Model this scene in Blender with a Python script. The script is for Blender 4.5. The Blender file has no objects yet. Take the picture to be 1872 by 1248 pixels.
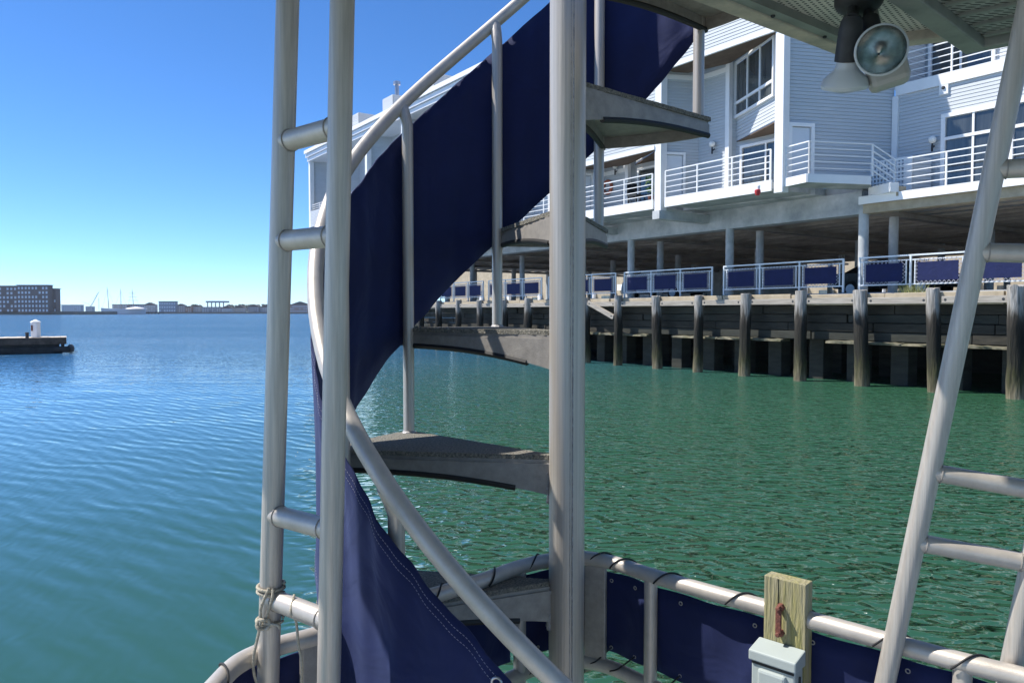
import bpy, bmesh, math, random
from mathutils import Vector, Matrix
random.seed(7)
R = math.radians
sc = bpy.context.scene
col = sc.collection

# ------------------------------------------------------------------ camera
F = 1400.0                       # focal length in photo pixels (1872 wide)
PITCH = math.atan(54 / F)
cam_d = bpy.data.cameras.new('camera')
cam_d.sensor_width = 36; cam_d.lens = F / 1872 * 36
cam_d.clip_start = 0.05; cam_d.clip_end = 9000
cam = bpy.data.objects.new('camera', cam_d); col.objects.link(cam)
cam.location = (0, 0, 0); cam.rotation_euler = (math.pi / 2 - PITCH, 0, 0)
sc.camera = cam
WATER = -2.2                     # the eye is 2.2 m above the water

# ------------------------------------------------------------------ sky, sun, exposure
SUN = Vector((-0.985 * math.cos(R(53)), 0.17 * math.cos(R(53)), math.sin(R(53)))).normalized()
w = bpy.data.worlds.new('World'); sc.world = w; w.use_nodes = True
nt = w.node_tree
sky = nt.nodes.new('ShaderNodeTexSky'); sky.sky_type = 'NISHITA'; sky.sun_disc = False
sky.sun_elevation = math.asin(SUN.z)
sky.sun_rotation = math.atan2(SUN.x, SUN.y)
sky.altitude = 0; sky.air_density = 0.6; sky.dust_density = 0.0; sky.ozone_density = 4.0
bg = nt.nodes['Background']; bg.inputs['Strength'].default_value = 0.13
hs = nt.nodes.new('ShaderNodeHueSaturation'); hs.inputs['Saturation'].default_value = 1.10
tint = nt.nodes.new('ShaderNodeMixRGB'); tint.blend_type = 'MULTIPLY'; tint.inputs[0].default_value = 1; tint.inputs[2].default_value = (.86, .985, 1.13, 1)
nt.links.new(sky.outputs[0], tint.inputs[1]); nt.links.new(tint.outputs[0], hs.inputs['Color']); nt.links.new(hs.outputs[0], bg.inputs[0])
sl = bpy.data.lights.new('sun', 'SUN'); sl.energy = 5.0; sl.angle = R(0.53); sl.color = (1, 0.95, 0.88)
so = bpy.data.objects.new('sun', sl); col.objects.link(so)
so.rotation_euler = SUN.to_track_quat('Z', 'Y').to_euler(); so.location = (-20, 5, 30)
vs = sc.view_settings
vs.view_transform = 'Standard'; vs.look = 'None'; vs.gamma = 1; vs.exposure = 0.55; vs.use_curve_mapping = False
sc.cycles.use_denoising = True
sc.cycles.max_bounces = 6; sc.cycles.sample_clamp_direct = 3.0; sc.cycles.sample_clamp_indirect = 3.0

# ------------------------------------------------------------------ pixel helpers (a pixel is a direction; the distance is given)
def ray(px, py):
    x = (px - 936) / F; y = -(py - 624) / F
    c, s = math.cos(PITCH), math.sin(PITCH)
    return Vector((x, y * s + c, y * c - s))
def P(px, py, Y):
    r = ray(px, py); return r * (Y / r.y)
def PZ(px, py, z):
    r = ray(px, py); return r * (z / r.z)

# ------------------------------------------------------------------ materials
MATS = {}
def mat(name, c, rough=0.6, metal=0.0, var=0.15, vscale=3.0, c2=None, bump=0.0, bscale=40.0, stretch=(1, 1, 1), spec=0.5, detail=4.0):
    if name in MATS: return MATS[name]
    m = bpy.data.materials.new(name); m.use_nodes = True
    t = m.node_tree; b = t.nodes['Principled BSDF']
    b.inputs['Roughness'].default_value = rough; b.inputs['Metallic'].default_value = metal
    b.inputs['Specular IOR Level'].default_value = spec
    tc = t.nodes.new('ShaderNodeTexCoord'); mp = t.nodes.new('ShaderNodeMapping')
    mp.inputs['Scale'].default_value = stretch
    t.links.new(tc.outputs['Object'], mp.inputs[0])
    n = t.nodes.new('ShaderNodeTexNoise'); n.inputs['Scale'].default_value = vscale; n.inputs['Detail'].default_value = detail
    n.inputs['Roughness'].default_value = 0.65
    t.links.new(mp.outputs[0], n.inputs['Vector'])
    cr = t.nodes.new('ShaderNodeValToRGB')
    cr.color_ramp.elements[0].position = 0.3; cr.color_ramp.elements[1].position = 0.7
    a = c2 if c2 else tuple(max(0, v * (1 - var)) for v in c)
    d = c if c2 else tuple(min(1, v * (1 + var)) for v in c)
    cr.color_ramp.elements[0].color = (*a, 1); cr.color_ramp.elements[1].color = (*d, 1)
    t.links.new(n.outputs['Fac'], cr.inputs[0]); t.links.new(cr.outputs[0], b.inputs['Base Color'])
    if bump:
        n2 = t.nodes.new('ShaderNodeTexNoise'); n2.inputs['Scale'].default_value = bscale; n2.inputs['Detail'].default_value = 5
        t.links.new(mp.outputs[0], n2.inputs['Vector'])
        bp = t.nodes.new('ShaderNodeBump'); bp.inputs['Strength'].default_value = bump; bp.inputs['Distance'].default_value = 0.01
        t.links.new(n2.outputs['Fac'], bp.inputs['Height']); t.links.new(bp.outputs[0], b.inputs['Normal'])
    MATS[name] = m
    return m

alu = mat('aluminium', (.54, .495, .435), .42, .35, vscale=24, c2=(.42, .385, .34), bump=.10, bscale=500, detail=10)
aluv = mat('drawn_aluminium', (.55, .505, .445), .40, .35, vscale=160, c2=(.38, .35, .31), bump=.12, bscale=420, stretch=(1, 1, .012), detail=8)
alu2 = mat('aluminium_plate', (.36, .335, .30), .55, .2, vscale=35, c2=(.24, .225, .205), bump=.12, bscale=260, detail=8)
weldm = mat('weld', (.36, .35, .34), .55, .5, var=.3, vscale=60, bump=.6, bscale=150)
canvas = mat('navy_canvas', (.006, .011, .058), .8, 0, var=.15, vscale=5, bump=.12, bscale=700, spec=.25)
_cb = canvas.node_tree.nodes['Principled BSDF']; _cb.inputs['Sheen Weight'].default_value = .14; _cb.inputs['Sheen Roughness'].default_value = .6; _cb.inputs['Sheen Tint'].default_value = (.36, .48, .9, 1)
_cn = canvas.node_tree; _tc = _cn.nodes.new('ShaderNodeTexCoord'); _n1 = _cn.nodes.new('ShaderNodeTexNoise'); _n1.inputs['Scale'].default_value = 6; _n1.inputs['Detail'].default_value = 3; _n1.inputs['Distortion'].default_value = .8
_b0 = [n for n in _cn.nodes if n.type == 'BUMP'][0]; _b1 = _cn.nodes.new('ShaderNodeBump'); _b1.inputs['Strength'].default_value = .45; _b1.inputs['Distance'].default_value = .03
_cn.links.new(_tc.outputs['Object'], _n1.inputs['Vector']); _cn.links.new(_n1.outputs['Fac'], _b1.inputs['Height']); _cn.links.new(_b1.outputs[0], _b0.inputs['Normal'])
thread = mat('thread', (.34, .34, .4), .8)
carpet = mat('carpet', (.40, .375, .31), 1.0, 0, vscale=170, c2=(.10, .10, .095), bump=1.0, bscale=300, spec=.1)
black = mat('shade_and_gap_black', (.012, .012, .012), .6)  # for gaps, the crack and the shadow tone under tread edges
cord = mat('black_cord', (.01, .01, .012), .7)
ropem = mat('rope', (.40, .36, .28), .9, var=.25, vscale=160, bump=.5, bscale=300)
white = mat('white_paint', (.80, .80, .79), .5, var=.04, vscale=2)
siding_m = mat('siding_paint', (.50, .53, .55), .6, var=.05, vscale=1.2, stretch=(1, 1, 6))
concrete = mat('concrete', (.56, .57, .56), .9, vscale=1.3, c2=(.27, .29, .295), bump=.25, bscale=14, detail=9)
sandcon = mat('sandy_concrete', (.46, .39, .28), .95, vscale=2.2, c2=(.30, .25, .17), bump=.4, bscale=18, detail=9)
tidal = mat('tidal_concrete', (.040, .042, .032), .85, vscale=1.1, c2=(.012, .014, .009), bump=.9, bscale=7, stretch=(1, 1, 5), detail=9)
moss = mat('mossy_ledge', (.24, .215, .16), 1, vscale=4.5, c2=(.06, .065, .025), bump=.8, bscale=16, detail=9)
plank_m = mat('weathered_plank', (.44, .40, .34), .85, vscale=4, c2=(.20, .175, .14), bump=.3, bscale=14, stretch=(.4, .4, 7), detail=9)
fence_m = mat('fence_paint', (.62, .66, .68), .5, var=.05)
soffit_b = mat('brown_soffit', (.14, .095, .065), .8, var=.25)
ceil_m = mat('parking_ceiling', (.36, .32, .27), .9, var=.35, vscale=.7)
glass = mat('window_glass', (.09, .10, .10), .03, 0, vscale=2.2, c2=(.014, .02, .024), stretch=(1, 1, .08), spec=.9)
lampglass = mat('globe_glass', (.80, .79, .75), .25, var=.02)
red = mat('red_paint', (.5, .03, .03), .5)
rust = mat('rust', (.20, .065, .045), .8, vscale=60, c2=(.11, .04, .03), bump=.4, bscale=150)
boxgrey = mat('grey_box_paint', (.38, .43, .42), .38, var=.04, vscale=6)
greenmetal = mat('green_grey_frame', (.30, .315, .28), .5, .1, vscale=12, c2=(.21, .22, .20))
beige = mat('peeling_frame', (.62, .54, .42), .8, vscale=14, c2=(.30, .29, .25), bump=.4, bscale=50, detail=9)
darkiron = mat('dark_socket', (.022, .025, .028), .6, var=.3, vscale=40)
bulbw = mat('lamp_white_glass', (.52, .55, .56), .3, var=.04)
sensor = mat('lamp_housing', (.42, .41, .38), .5, var=.08)

def wood_post_mat():
    m = mat('mossy_post', (.33, .30, .21), .85, vscale=60, c2=(.27, .25, .08), bump=.8, bscale=160, stretch=(1, 1, .10), detail=9)
    return m
postm = wood_post_mat()

def pile_mat():
    m = bpy.data.materials.new('tidal_pile_wood'); m.use_nodes = True
    t = m.node_tree; b = t.nodes['Principled BSDF']; b.inputs['Roughness'].default_value = .9
    g = t.nodes.new('ShaderNodeNewGeometry'); sx = t.nodes.new('ShaderNodeSeparateXYZ')
    t.links.new(g.outputs['Position'], sx.inputs[0])
    n = t.nodes.new('ShaderNodeTexNoise'); n.inputs['Scale'].default_value = 2.4; n.inputs['Detail'].default_value = 9
    mp = t.nodes.new('ShaderNodeMapping'); mp.inputs['Scale'].default_value = (3, 3, .5)
    t.links.new(g.outputs['Position'], mp.inputs[0]); t.links.new(mp.outputs[0], n.inputs['Vector'])
    ad = t.nodes.new('ShaderNodeMath'); ad.operation = 'MULTIPLY_ADD'
    t.links.new(n.outputs['Fac'], ad.inputs[0]); ad.inputs[1].default_value = 1.3
    t.links.new(sx.outputs['Z'], ad.inputs[2])
    mr = t.nodes.new('ShaderNodeMapRange'); mr.inputs['From Min'].default_value = WATER + .55; mr.inputs['From Max'].default_value = 1.3
    t.links.new(ad.outputs[0], mr.inputs['Value'])
    cr = t.nodes.new('ShaderNodeValToRGB'); el = cr.color_ramp.elements
    el[0].position = 0; el[0].color = (.22, .19, .12, 1)
    el[1].position = 1; el[1].color = (.40, .38, .35, 1)
    for p, c in ((.10, (.13, .115, .065, 1)), (.22, (.045, .045, .014, 1)), (.36, (.014, .014, .006, 1)), (.62, (.014, .012, .008, 1)), (.72, (.05, .043, .033, 1)), (.82, (.30, .285, .26, 1))):
        e = el.new(p); e.color = c
    t.links.new(mr.outputs[0], cr.inputs[0])
    n2 = t.nodes.new('ShaderNodeTexNoise'); n2.inputs['Scale'].default_value = 9; n2.inputs['Detail'].default_value = 9
    mp2 = t.nodes.new('ShaderNodeMapping'); mp2.inputs['Scale'].default_value = (2, 2, .25)
    t.links.new(g.outputs['Position'], mp2.inputs[0]); t.links.new(mp2.outputs[0], n2.inputs['Vector'])
    mx = t.nodes.new('ShaderNodeMixRGB'); mx.blend_type = 'MULTIPLY'; mx.inputs[0].default_value = .75
    t.links.new(cr.outputs[0], mx.inputs[1])
    cr2 = t.nodes.new('ShaderNodeValToRGB'); cr2.color_ramp.elements[0].position = .3; cr2.color_ramp.elements[1].position = .62
    cr2.color_ramp.elements[0].color = (.22, .2, .17, 1)
    t.links.new(n2.outputs['Fac'], cr2.inputs[0]); t.links.new(cr2.outputs[0], mx.inputs[2])
    t.links.new(mx.outputs[0], b.inputs['Base Color'])
    bp = t.nodes.new('ShaderNodeBump'); bp.inputs['Strength'].default_value = .8; bp.inputs['Distance'].default_value = .05
    t.links.new(n2.outputs['Fac'], bp.inputs['Height']); t.links.new(bp.outputs[0], b.inputs['Normal'])
    return m
pilem = pile_mat()

def perforated(name, base, hole, su, sv, size, ang):
    """sheet metal with rows of punched holes (holes too small to model)"""
    m = bpy.data.materials.new(name); m.use_nodes = True
    t = m.node_tree; b = t.nodes['Principled BSDF']; b.inputs['Roughness'].default_value = .55
    tc = t.nodes.new('ShaderNodeTexCoord'); mp = t.nodes.new('ShaderNodeMapping')
    mp.inputs['Rotation'].default_value = (0, 0, ang); mp.inputs['Scale'].default_value = (su, sv, 0)
    t.links.new(tc.outputs['Object'], mp.inputs[0])
    fr = t.nodes.new('ShaderNodeVectorMath'); fr.operation = 'FRACTION'; t.links.new(mp.outputs[0], fr.inputs[0])
    sb = t.nodes.new('ShaderNodeVectorMath'); sb.operation = 'SUBTRACT'; t.links.new(fr.outputs[0], sb.inputs[0]); sb.inputs[1].default_value = (.5, .5, 0)
    ln = t.nodes.new('ShaderNodeVectorMath'); ln.operation = 'LENGTH'; t.links.new(sb.outputs[0], ln.inputs[0])
    lt = t.nodes.new('ShaderNodeMath'); lt.operation = 'LESS_THAN'; t.links.new(ln.outputs['Value'], lt.inputs[0]); lt.inputs[1].default_value = size
    n = t.nodes.new('ShaderNodeTexNoise'); n.inputs['Scale'].default_value = 9; t.links.new(tc.outputs['Object'], n.inputs['Vector'])
    cr = t.nodes.new('ShaderNodeValToRGB'); cr.color_ramp.elements[0].color = (*[v * .75 for v in base], 1); cr.color_ramp.elements[1].color = (*[v * 1.2 for v in base], 1)
    t.links.new(n.outputs['Fac'], cr.inputs[0])
    mx = t.nodes.new('ShaderNodeMixRGB'); t.links.new(lt.outputs[0], mx.inputs[0]); t.links.new(cr.outputs[0], mx.inputs[1]); mx.inputs[2].default_value = (*hole, 1)
    t.links.new(mx.outputs[0], b.inputs['Base Color'])
    return m
perf_m = perforated('perforated_sheet', (.66, .61, .54), (.035, .036, .034), 75, 75, .26, R(40))
slat_m = perforated('louvred_sheet', (.38, .38, .35), (.03, .032, .03), 28, 110, .33, R(-48))

def water_mat():
    m = bpy.data.materials.new('harbour_water'); m.use_nodes = True
    t = m.node_tree; t.nodes.remove(t.nodes['Principled BSDF'])
    # light scattered back from inside the water is even; only the mirror layer follows the ripples
    body = t.nodes.new('ShaderNodeBsdfDiffuse'); body.inputs['Color'].default_value = (.022, .072, .046, 1)
    b = t.nodes.new('ShaderNodeBsdfGlossy'); b.inputs['Color'].default_value = (1, 1, 1, 1)
    fr_ = t.nodes.new('ShaderNodeFresnel'); fr_.inputs['IOR'].default_value = 1.62
    mx_ = t.nodes.new('ShaderNodeMixShader'); t.links.new(fr_.outputs[0], mx_.inputs[0]); t.links.new(body.outputs[0], mx_.inputs[1]); t.links.new(b.outputs[0], mx_.inputs[2])
    t.links.new(mx_.outputs[0], t.nodes['Material Output'].inputs['Surface'])
    tc = t.nodes.new('ShaderNodeTexCoord')
    def noise(scale, sx, sy, rot, detail=2, dist=0.0):
        mp = t.nodes.new('ShaderNodeMapping'); mp.inputs['Scale'].default_value = (sx, sy, 1); mp.inputs['Rotation'].default_value = (0, 0, rot)
        t.links.new(tc.outputs['Object'], mp.inputs[0])
        n = t.nodes.new('ShaderNodeTexNoise'); n.inputs['Scale'].default_value = scale; n.inputs['Detail'].default_value = detail
        n.inputs['Distortion'].default_value = dist
        t.links.new(mp.outputs[0], n.inputs['Vector']); return n
    def madd(a, k, c):
        q = t.nodes.new('ShaderNodeMath'); q.operation = 'MULTIPLY_ADD'
        t.links.new(a, q.inputs[0]); q.inputs[1].default_value = k
        if c is None: q.inputs[2].default_value = 0
        else: t.links.new(c, q.inputs[2])
        return q.outputs[0]
    def wave(lam, rot, dist, dsc):
        mp = t.nodes.new('ShaderNodeMapping'); mp.inputs['Rotation'].default_value = (0, 0, rot)
        t.links.new(tc.outputs['Object'], mp.inputs[0])
        n = t.nodes.new('ShaderNodeTexWave'); n.wave_type = 'BANDS'; n.bands_direction = 'X'; n.wave_profile = 'SIN'
        n.inputs['Scale'].default_value = .314 / lam; n.inputs['Distortion'].default_value = dist; n.inputs['Detail'].default_value = 1; n.inputs['Detail Scale'].default_value = dsc
        t.links.new(mp.outputs[0], n.inputs['Vector']); return n
    def mul(a, b):
        q = t.nodes.new('ShaderNodeMath'); q.operation = 'MULTIPLY'; t.links.new(a, q.inputs[0]); t.links.new(b, q.inputs[1]); return q.outputs[0]
    def rng(a, f0, f1, t0, t1):
        q = t.nodes.new('ShaderNodeMapRange'); q.interpolation_type = 'SMOOTHSTEP'
        for k_, v_ in (('From Min', f0), ('From Max', f1), ('To Min', t0), ('To Max', t1)): q.inputs[k_].default_value = v_
        t.links.new(a, q.inputs['Value']); return q.outputs[0]
    sp = t.nodes.new('ShaderNodeSeparateXYZ'); t.links.new(tc.outputs['Object'], sp.inputs[0])
    # sheltered water by the wharf is choppy, the open side carries smooth ripple trains, far water is ruffled again
    pos = madd(sp.outputs['Y'], .22, sp.outputs['X'])
    pos = madd(noise(.35, 1, 1, 0, 2).outputs['Fac'], 2.2, pos)
    chop = rng(pos, .2, 2.6, 0, 1)
    farm = rng(sp.outputs['Y'], 16, 90, 0, 2.4)
    mxm = t.nodes.new('ShaderNodeMath'); mxm.operation = 'MAXIMUM'; t.links.new(chop, mxm.inputs[0]); t.links.new(farm, mxm.inputs[1]); m2 = mxm.outputs[0]
    inv = rng(m2, 0, 1, 1.5, .5)
    sm = madd(wave(.24, R(-42), 6, .9).outputs['Fac'], .0030, None)
    sm = madd(wave(.36, R(-58), 7, .7).outputs['Fac'], .0038, sm)
    sm = madd(wave(.13, R(-30), 7, 1.4).outputs['Fac'], .0009, sm)
    ro = madd(noise(1.7, .55, 1.25, R(-8), 2, .3).outputs['Fac'], .17, None)
    ro = madd(noise(4.6, .8, 1.2, R(24), 0, 1.1).outputs['Fac'], .19, ro)
    ro = madd(noise(10, .9, 1.1, R(-20), 0, 1.0).outputs['Fac'], .034, ro)
    big = madd(noise(.5, .5, 1.2, R(12), 1).outputs['Fac'], .035, None)
    ad1 = t.nodes.new('ShaderNodeMath'); t.links.new(mul(sm, inv), ad1.inputs[0]); t.links.new(mul(ro, m2), ad1.inputs[1])
    ad2 = t.nodes.new('ShaderNodeMath'); t.links.new(ad1.outputs[0], ad2.inputs[0]); t.links.new(big, ad2.inputs[1]); h = ad2.outputs[0]
    bp = t.nodes.new('ShaderNodeBump'); bp.inputs['Strength'].default_value = 1.0; bp.inputs['Distance'].default_value = 1.0
    pn = noise(.035, .35, 1.6, R(6), 3)
    t.links.new(rng(pn.outputs['Fac'], .38, .62, .75, 1.0), bp.inputs['Strength'])
    t.links.new(h, bp.inputs['Height'])
    # ripples finer than a pixel further out: random facet slopes
    def slope(scale, sx, sy, rot, k):
        n = noise(scale, sx, sy, rot, 2, .4)
        s_ = t.nodes.new('ShaderNodeVectorMath'); s_.operation = 'SUBTRACT'; t.links.new(n.outputs['Color'], s_.inputs[0]); s_.inputs[1].default_value = (.5, .66, .5)
        m_ = t.nodes.new('ShaderNodeVectorMath'); m_.operation = 'MULTIPLY'; t.links.new(s_.outputs[0], m_.inputs[0]); m_.inputs[1].default_value = (k * .6, k, 0); return m_.outputs[0]
    def vscale(v, f):
        q = t.nodes.new('ShaderNodeVectorMath'); q.operation = 'SCALE'; t.links.new(v, q.inputs[0]); t.links.new(f, q.inputs['Scale']); return q.outputs[0]
    def vadd(a_, b_):
        q = t.nodes.new('ShaderNodeVectorMath'); q.operation = 'ADD'; t.links.new(a_, q.inputs[0]); t.links.new(b_, q.inputs[1]); return q.outputs[0]
    far2 = rng(sp.outputs['Y'], 10, 40, .0, 1); mid2 = rng(sp.outputs['Y'], 6, 17, 0, 1)
    sl_ = vadd(vscale(slope(1.1, .35, 1.6, R(6), .36), far2), vscale(vscale(slope(5.5, .6, 1.3, R(-12), .4), chop), mid2))
    nn_ = t.nodes.new('ShaderNodeVectorMath'); nn_.operation = 'NORMALIZE'; t.links.new(vadd(bp.outputs[0], sl_), nn_.inputs[0])
    t.links.new(nn_.outputs[0], b.inputs['Normal']); t.links.new(nn_.outputs[0], fr_.inputs['Normal'])
    t.links.new(rng(sp.outputs['Y'], 7, 70, .03, .14), b.inputs['Roughness'])
    # green body by the wharf; reflected sky blue mixed into the far colour
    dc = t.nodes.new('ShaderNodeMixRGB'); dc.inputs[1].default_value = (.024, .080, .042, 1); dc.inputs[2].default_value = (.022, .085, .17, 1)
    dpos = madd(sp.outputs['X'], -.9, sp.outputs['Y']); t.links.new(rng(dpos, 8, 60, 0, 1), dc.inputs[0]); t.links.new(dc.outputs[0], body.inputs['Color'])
    return m

# ------------------------------------------------------------------ mesh builder
class MB:
    def __init__(s): s.v = []; s.f = []; s.sm = False
    def add(s, vs, fs):
        b = len(s.v); s.v += [Vector(p) for p in vs]; s.f += [tuple(i + b for i in f) for f in fs]; return s
    def box(s, c, ax, ay, az):
        """centre and three half-axis vectors"""
        c, ax, ay, az = map(Vector, (c, ax, ay, az))
        vs = [c + i * ax + j * ay + k * az for k in (-1, 1) for j in (-1, 1) for i in (-1, 1)]
        return s.add(vs, [(0, 2, 3, 1), (4, 5, 7, 6), (0, 1, 5, 4), (2, 6, 7, 3), (0, 4, 6, 2), (1, 3, 7, 5)])
    def abox(s, x0, x1, y0, y1, z0, z1):
        return s.box(((x0 + x1) / 2, (y0 + y1) / 2, (z0 + z1) / 2), ((x1 - x0) / 2, 0, 0), (0, (y1 - y0) / 2, 0), (0, 0, (z1 - z0) / 2))
    def bar(s, p, q, wdt, hgt, up=(0, 0, 1)):
        p, q = Vector(p), Vector(q); d = q - p; L = d.length; d /= L
        sd = d.cross(Vector(up)); sd.normalize(); u = sd.cross(d)
        return s.box((p + q) / 2, d * L / 2, sd * wdt / 2, u * hgt / 2)
    def quad(s, *ps): return s.add(ps, [tuple(range(len(ps)))])
    def prism(s, poly, z0, z1):
        n = len(poly)
        vs = [(p[0], p[1], z0) for p in poly] + [(p[0], p[1], z1) for p in poly]
        return s.add(vs, [tuple(range(n - 1, -1, -1)), tuple(range(n, 2 * n))] + [(i, (i + 1) % n, n + (i + 1) % n, n + i) for i in range(n)])
    def tube(s, pts, r, n=14, cap=True):
        pts = [Vector(p) for p in pts]; s.sm = True
        rs = r if isinstance(r, (list, tuple)) else [r] * len(pts)
        t0 = (pts[1] - pts[0]).normalized()
        a = Vector((0, 0, 1)) if abs(t0.z) < .9 else Vector((1, 0, 0))
        nx = t0.cross(a).normalized()
        vs = []; fs = []
        for i, p in enumerate(pts):
            t = (pts[min(i + 1, len(pts) - 1)] - pts[max(i - 1, 0)]).normalized()
            nx = (nx - t * nx.dot(t)).normalized(); ny = t.cross(nx)
            for k in range(n):
                g = 2 * math.pi * k / n
                vs.append(p + (nx * math.cos(g) + ny * math.sin(g)) * rs[i])
        for i in range(len(pts) - 1):
            for k in range(n):
                fs.append((i * n + k, i * n + (k + 1) % n, (i + 1) * n + (k + 1) % n, (i + 1) * n + k))
        if cap: fs += [tuple(range(n - 1, -1, -1)), tuple(range((len(pts) - 1) * n, len(pts) * n))]
        return s.add(vs, fs)
    def lathe(s, o, axis, prof, n=28, cap=True):
        """profile of (distance along axis, radius)"""
        o = Vector(o); ax = Vector(axis).normalized()
        a = Vector((0, 0, 1)) if abs(ax.z) < .9 else Vector((1, 0, 0))
        nx = ax.cross(a).normalized(); ny = ax.cross(nx); s.sm = True
        vs = []; fs = []
        for (d, r) in prof:
            for k in range(n):
                g = 2 * math.pi * k / n
                vs.append(o + ax * d + (nx * math.cos(g) + ny * math.sin(g)) * max(r, 1e-4))
        m = len(prof)
        for i in range(m - 1):
            for k in range(n): fs.append((i * n + k, i * n + (k + 1) % n, (i + 1) * n + (k + 1) % n, (i + 1) * n + k))
        if cap: fs += [tuple(range(n - 1, -1, -1)), tuple(range((m - 1) * n, m * n))]
        return s.add(vs, fs)
    def build(s, name, m, parent=None, smooth=None, bevel=0):
        me = bpy.data.meshes.new(name); me.from_pydata([tuple(v) for v in s.v], [], s.f); me.materials.append(m)
        bm = bmesh.new(); bm.from_mesh(me); bmesh.ops.recalc_face_normals(bm, faces=bm.faces); bm.to_mesh(me); bm.free()
        if s.sm if smooth is None else smooth:
            me.shade_smooth()
            try: me.set_sharp_from_angle(angle=R(40))
            except Exception: pass
        o = bpy.data.objects.new(name, me); col.objects.link(o)
        if parent is not None:
            o.parent = parent; p = parent
            # every mesh is written in world metres: undo the base of the thing's empty
            if parent.type == 'EMPTY': o.location = -parent.location
        if bevel:
            bv = o.modifiers.new('bevel', 'BEVEL'); bv.width = bevel; bv.segments = 2; bv.limit_method = 'ANGLE'; bv.angle_limit = R(50)
        return o

def thing(name, label, cat, loc, group=None):
    o = bpy.data.objects.new(name, None); col.objects.link(o); o.location = loc; o.empty_display_size = .2
    return tag(o, label, cat, group)
def tag(o, label, cat, group=None):
    o['label'] = label; o['category'] = cat
    if group: o['group'] = group
    return o
def struct(o): o['kind'] = 'structure'; return o
def stuff(o): o['kind'] = 'stuff'; return o
def smooth_path(pts, k=8):
    pts = [Vector(p) for p in pts]; q = [2 * pts[0] - pts[1]] + pts + [2 * pts[-1] - pts[-2]]; out = []
    for i in range(1, len(q) - 2):
        for j in range(k):
            t = j / k; a, b, c, d = q[i - 1], q[i], q[i + 1], q[i + 2]
            out.append(.5 * ((2 * b) + (c - a) * t + (2 * a - 5 * b + 4 * c - d) * t * t + (3 * b - a - 3 * c + d) * t ** 3))
    out.append(pts[-1]); return out

# ================================================================== WATER
mb = MB(); mb.quad((-4000, -400, WATER), (4000, -400, WATER), (4000, 4500, WATER), (-4000, 4500, WATER))
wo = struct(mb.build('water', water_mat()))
if wo.data.polygons[0].normal.z < 0: wo.data.flip_normals()

# ================================================================== WHARF FRAME: s along the wharf (away from us), o inland
A = Vector((-.568, .823, 0)).normalized(); N = Vector((.823, .568, 0)).normalized(); UP = Vector((0, 0, 1))
def W(s, o, z=0): return A * s + N * o + UP * z
def s_at(px, o):
    r = (px - 936) / F; d = Vector((r, 1, 0)); t = o / d.dot(N); return t * d.dot(A)
G1 = Vector((.98, .2, 0)).normalized()

S0, S1 = 1.0, 50.0
wharf = thing('wharf', 'long concrete wharf with dark tide-stained face under the grey houses', 'wharf', W(20, 22.3, WATER))
mb = MB(); mb.box(W((S0 + S1) / 2, 36, .42), A * (S1 - S0) / 2, N * 14.1, UP * .16); mb.build('deck_slab', concrete, wharf)
s = S0; k = 0
while s < S1:
    L = random.uniform(2.4, 4.2); e = min(S1, s + L)
    mb = MB(); mb.box(W((s + e) / 2, 21.73 + random.uniform(-.03, .03), .39 + random.uniform(-.02, .02)), A * ((e - s) / 2 - .012), N * .13, UP * .17)
    mb.build('cap_stone', sandcon, wharf, bevel=.02); s = e
timber_m = mat('tide_timber', (.048, .043, .031), .9, vscale=2.2, c2=(.011, .011, .007), bump=.9, bscale=8, stretch=(1, 1, 6), detail=9)
for row, (za, zb_) in enumerate(((-.07, .2), (-.33, -.085), (-.60, -.345), (-.88, -.615))):     # stacked face timbers
    s = S0
    while s < S1:
        L = random.uniform(2.8, 5.5); e = min(S1, s + L)
        mb = MB(); mb.box(W((s + e) / 2, 22.12 + random.uniform(-.035, .035), (za + zb_) / 2), A * ((e - s) / 2 - .012), N * .17, UP * (zb_ - za) / 2)
        mb.build('face_timber', (tidal, timber_m)[random.random() < .6], wharf, bevel=.02); s = e
s = S0
while s < S1:   # broken mossy ledge under the face
    L = random.uniform(.5, 1.7); e = min(S1, s + L)
    if random.random() < .72:
        mb = MB(); h = random.uniform(.05, .085)
        n = 6; top = []
        for i in range(n + 1):
            ss = s + (e - s) * i / n
            for (o_, zz) in ((21.8 + random.uniform(-.05, .05), -.98), (21.8 + random.uniform(-.05, .05), -.98 + h * random.uniform(.6, 1.5)), (22.3, -.86), (22.3, -.98)):
                top.append(W(ss, o_, zz))
        fs = [(i * 4 + j, i * 4 + (j + 1) % 4, i * 4 + 4 + (j + 1) % 4, i * 4 + 4 + j) for i in range(n) for j in range(4)] + [(0, 1, 2, 3), (n * 4, n * 4 + 1, n * 4 + 2, n * 4 + 3)]
        mb.add(top, fs); mb.build('ledge', moss, wharf)
    s = e
for (o_, ds, off) in ((22.8, 1.55, .3), (25.6, 2.1, .9)):     # concrete piles under the wharf
    s = S0 + off
    while s < S1:
        mb = MB(); mb.box(W(s, o_ + random.uniform(-.1, .1), -1.9), A * .27, N * .27, UP * 1.2); mb.build('bearing_pile', tidal, wharf, bevel=.03); s += ds + random.uniform(-.15, .15)
mb = MB(); mb.box(W((S0 + S1) / 2, 30, -1.6), A * (S1 - S0) / 2, N * .3, UP * 1.5); mb.build('back_wall', tidal, wharf)

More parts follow.
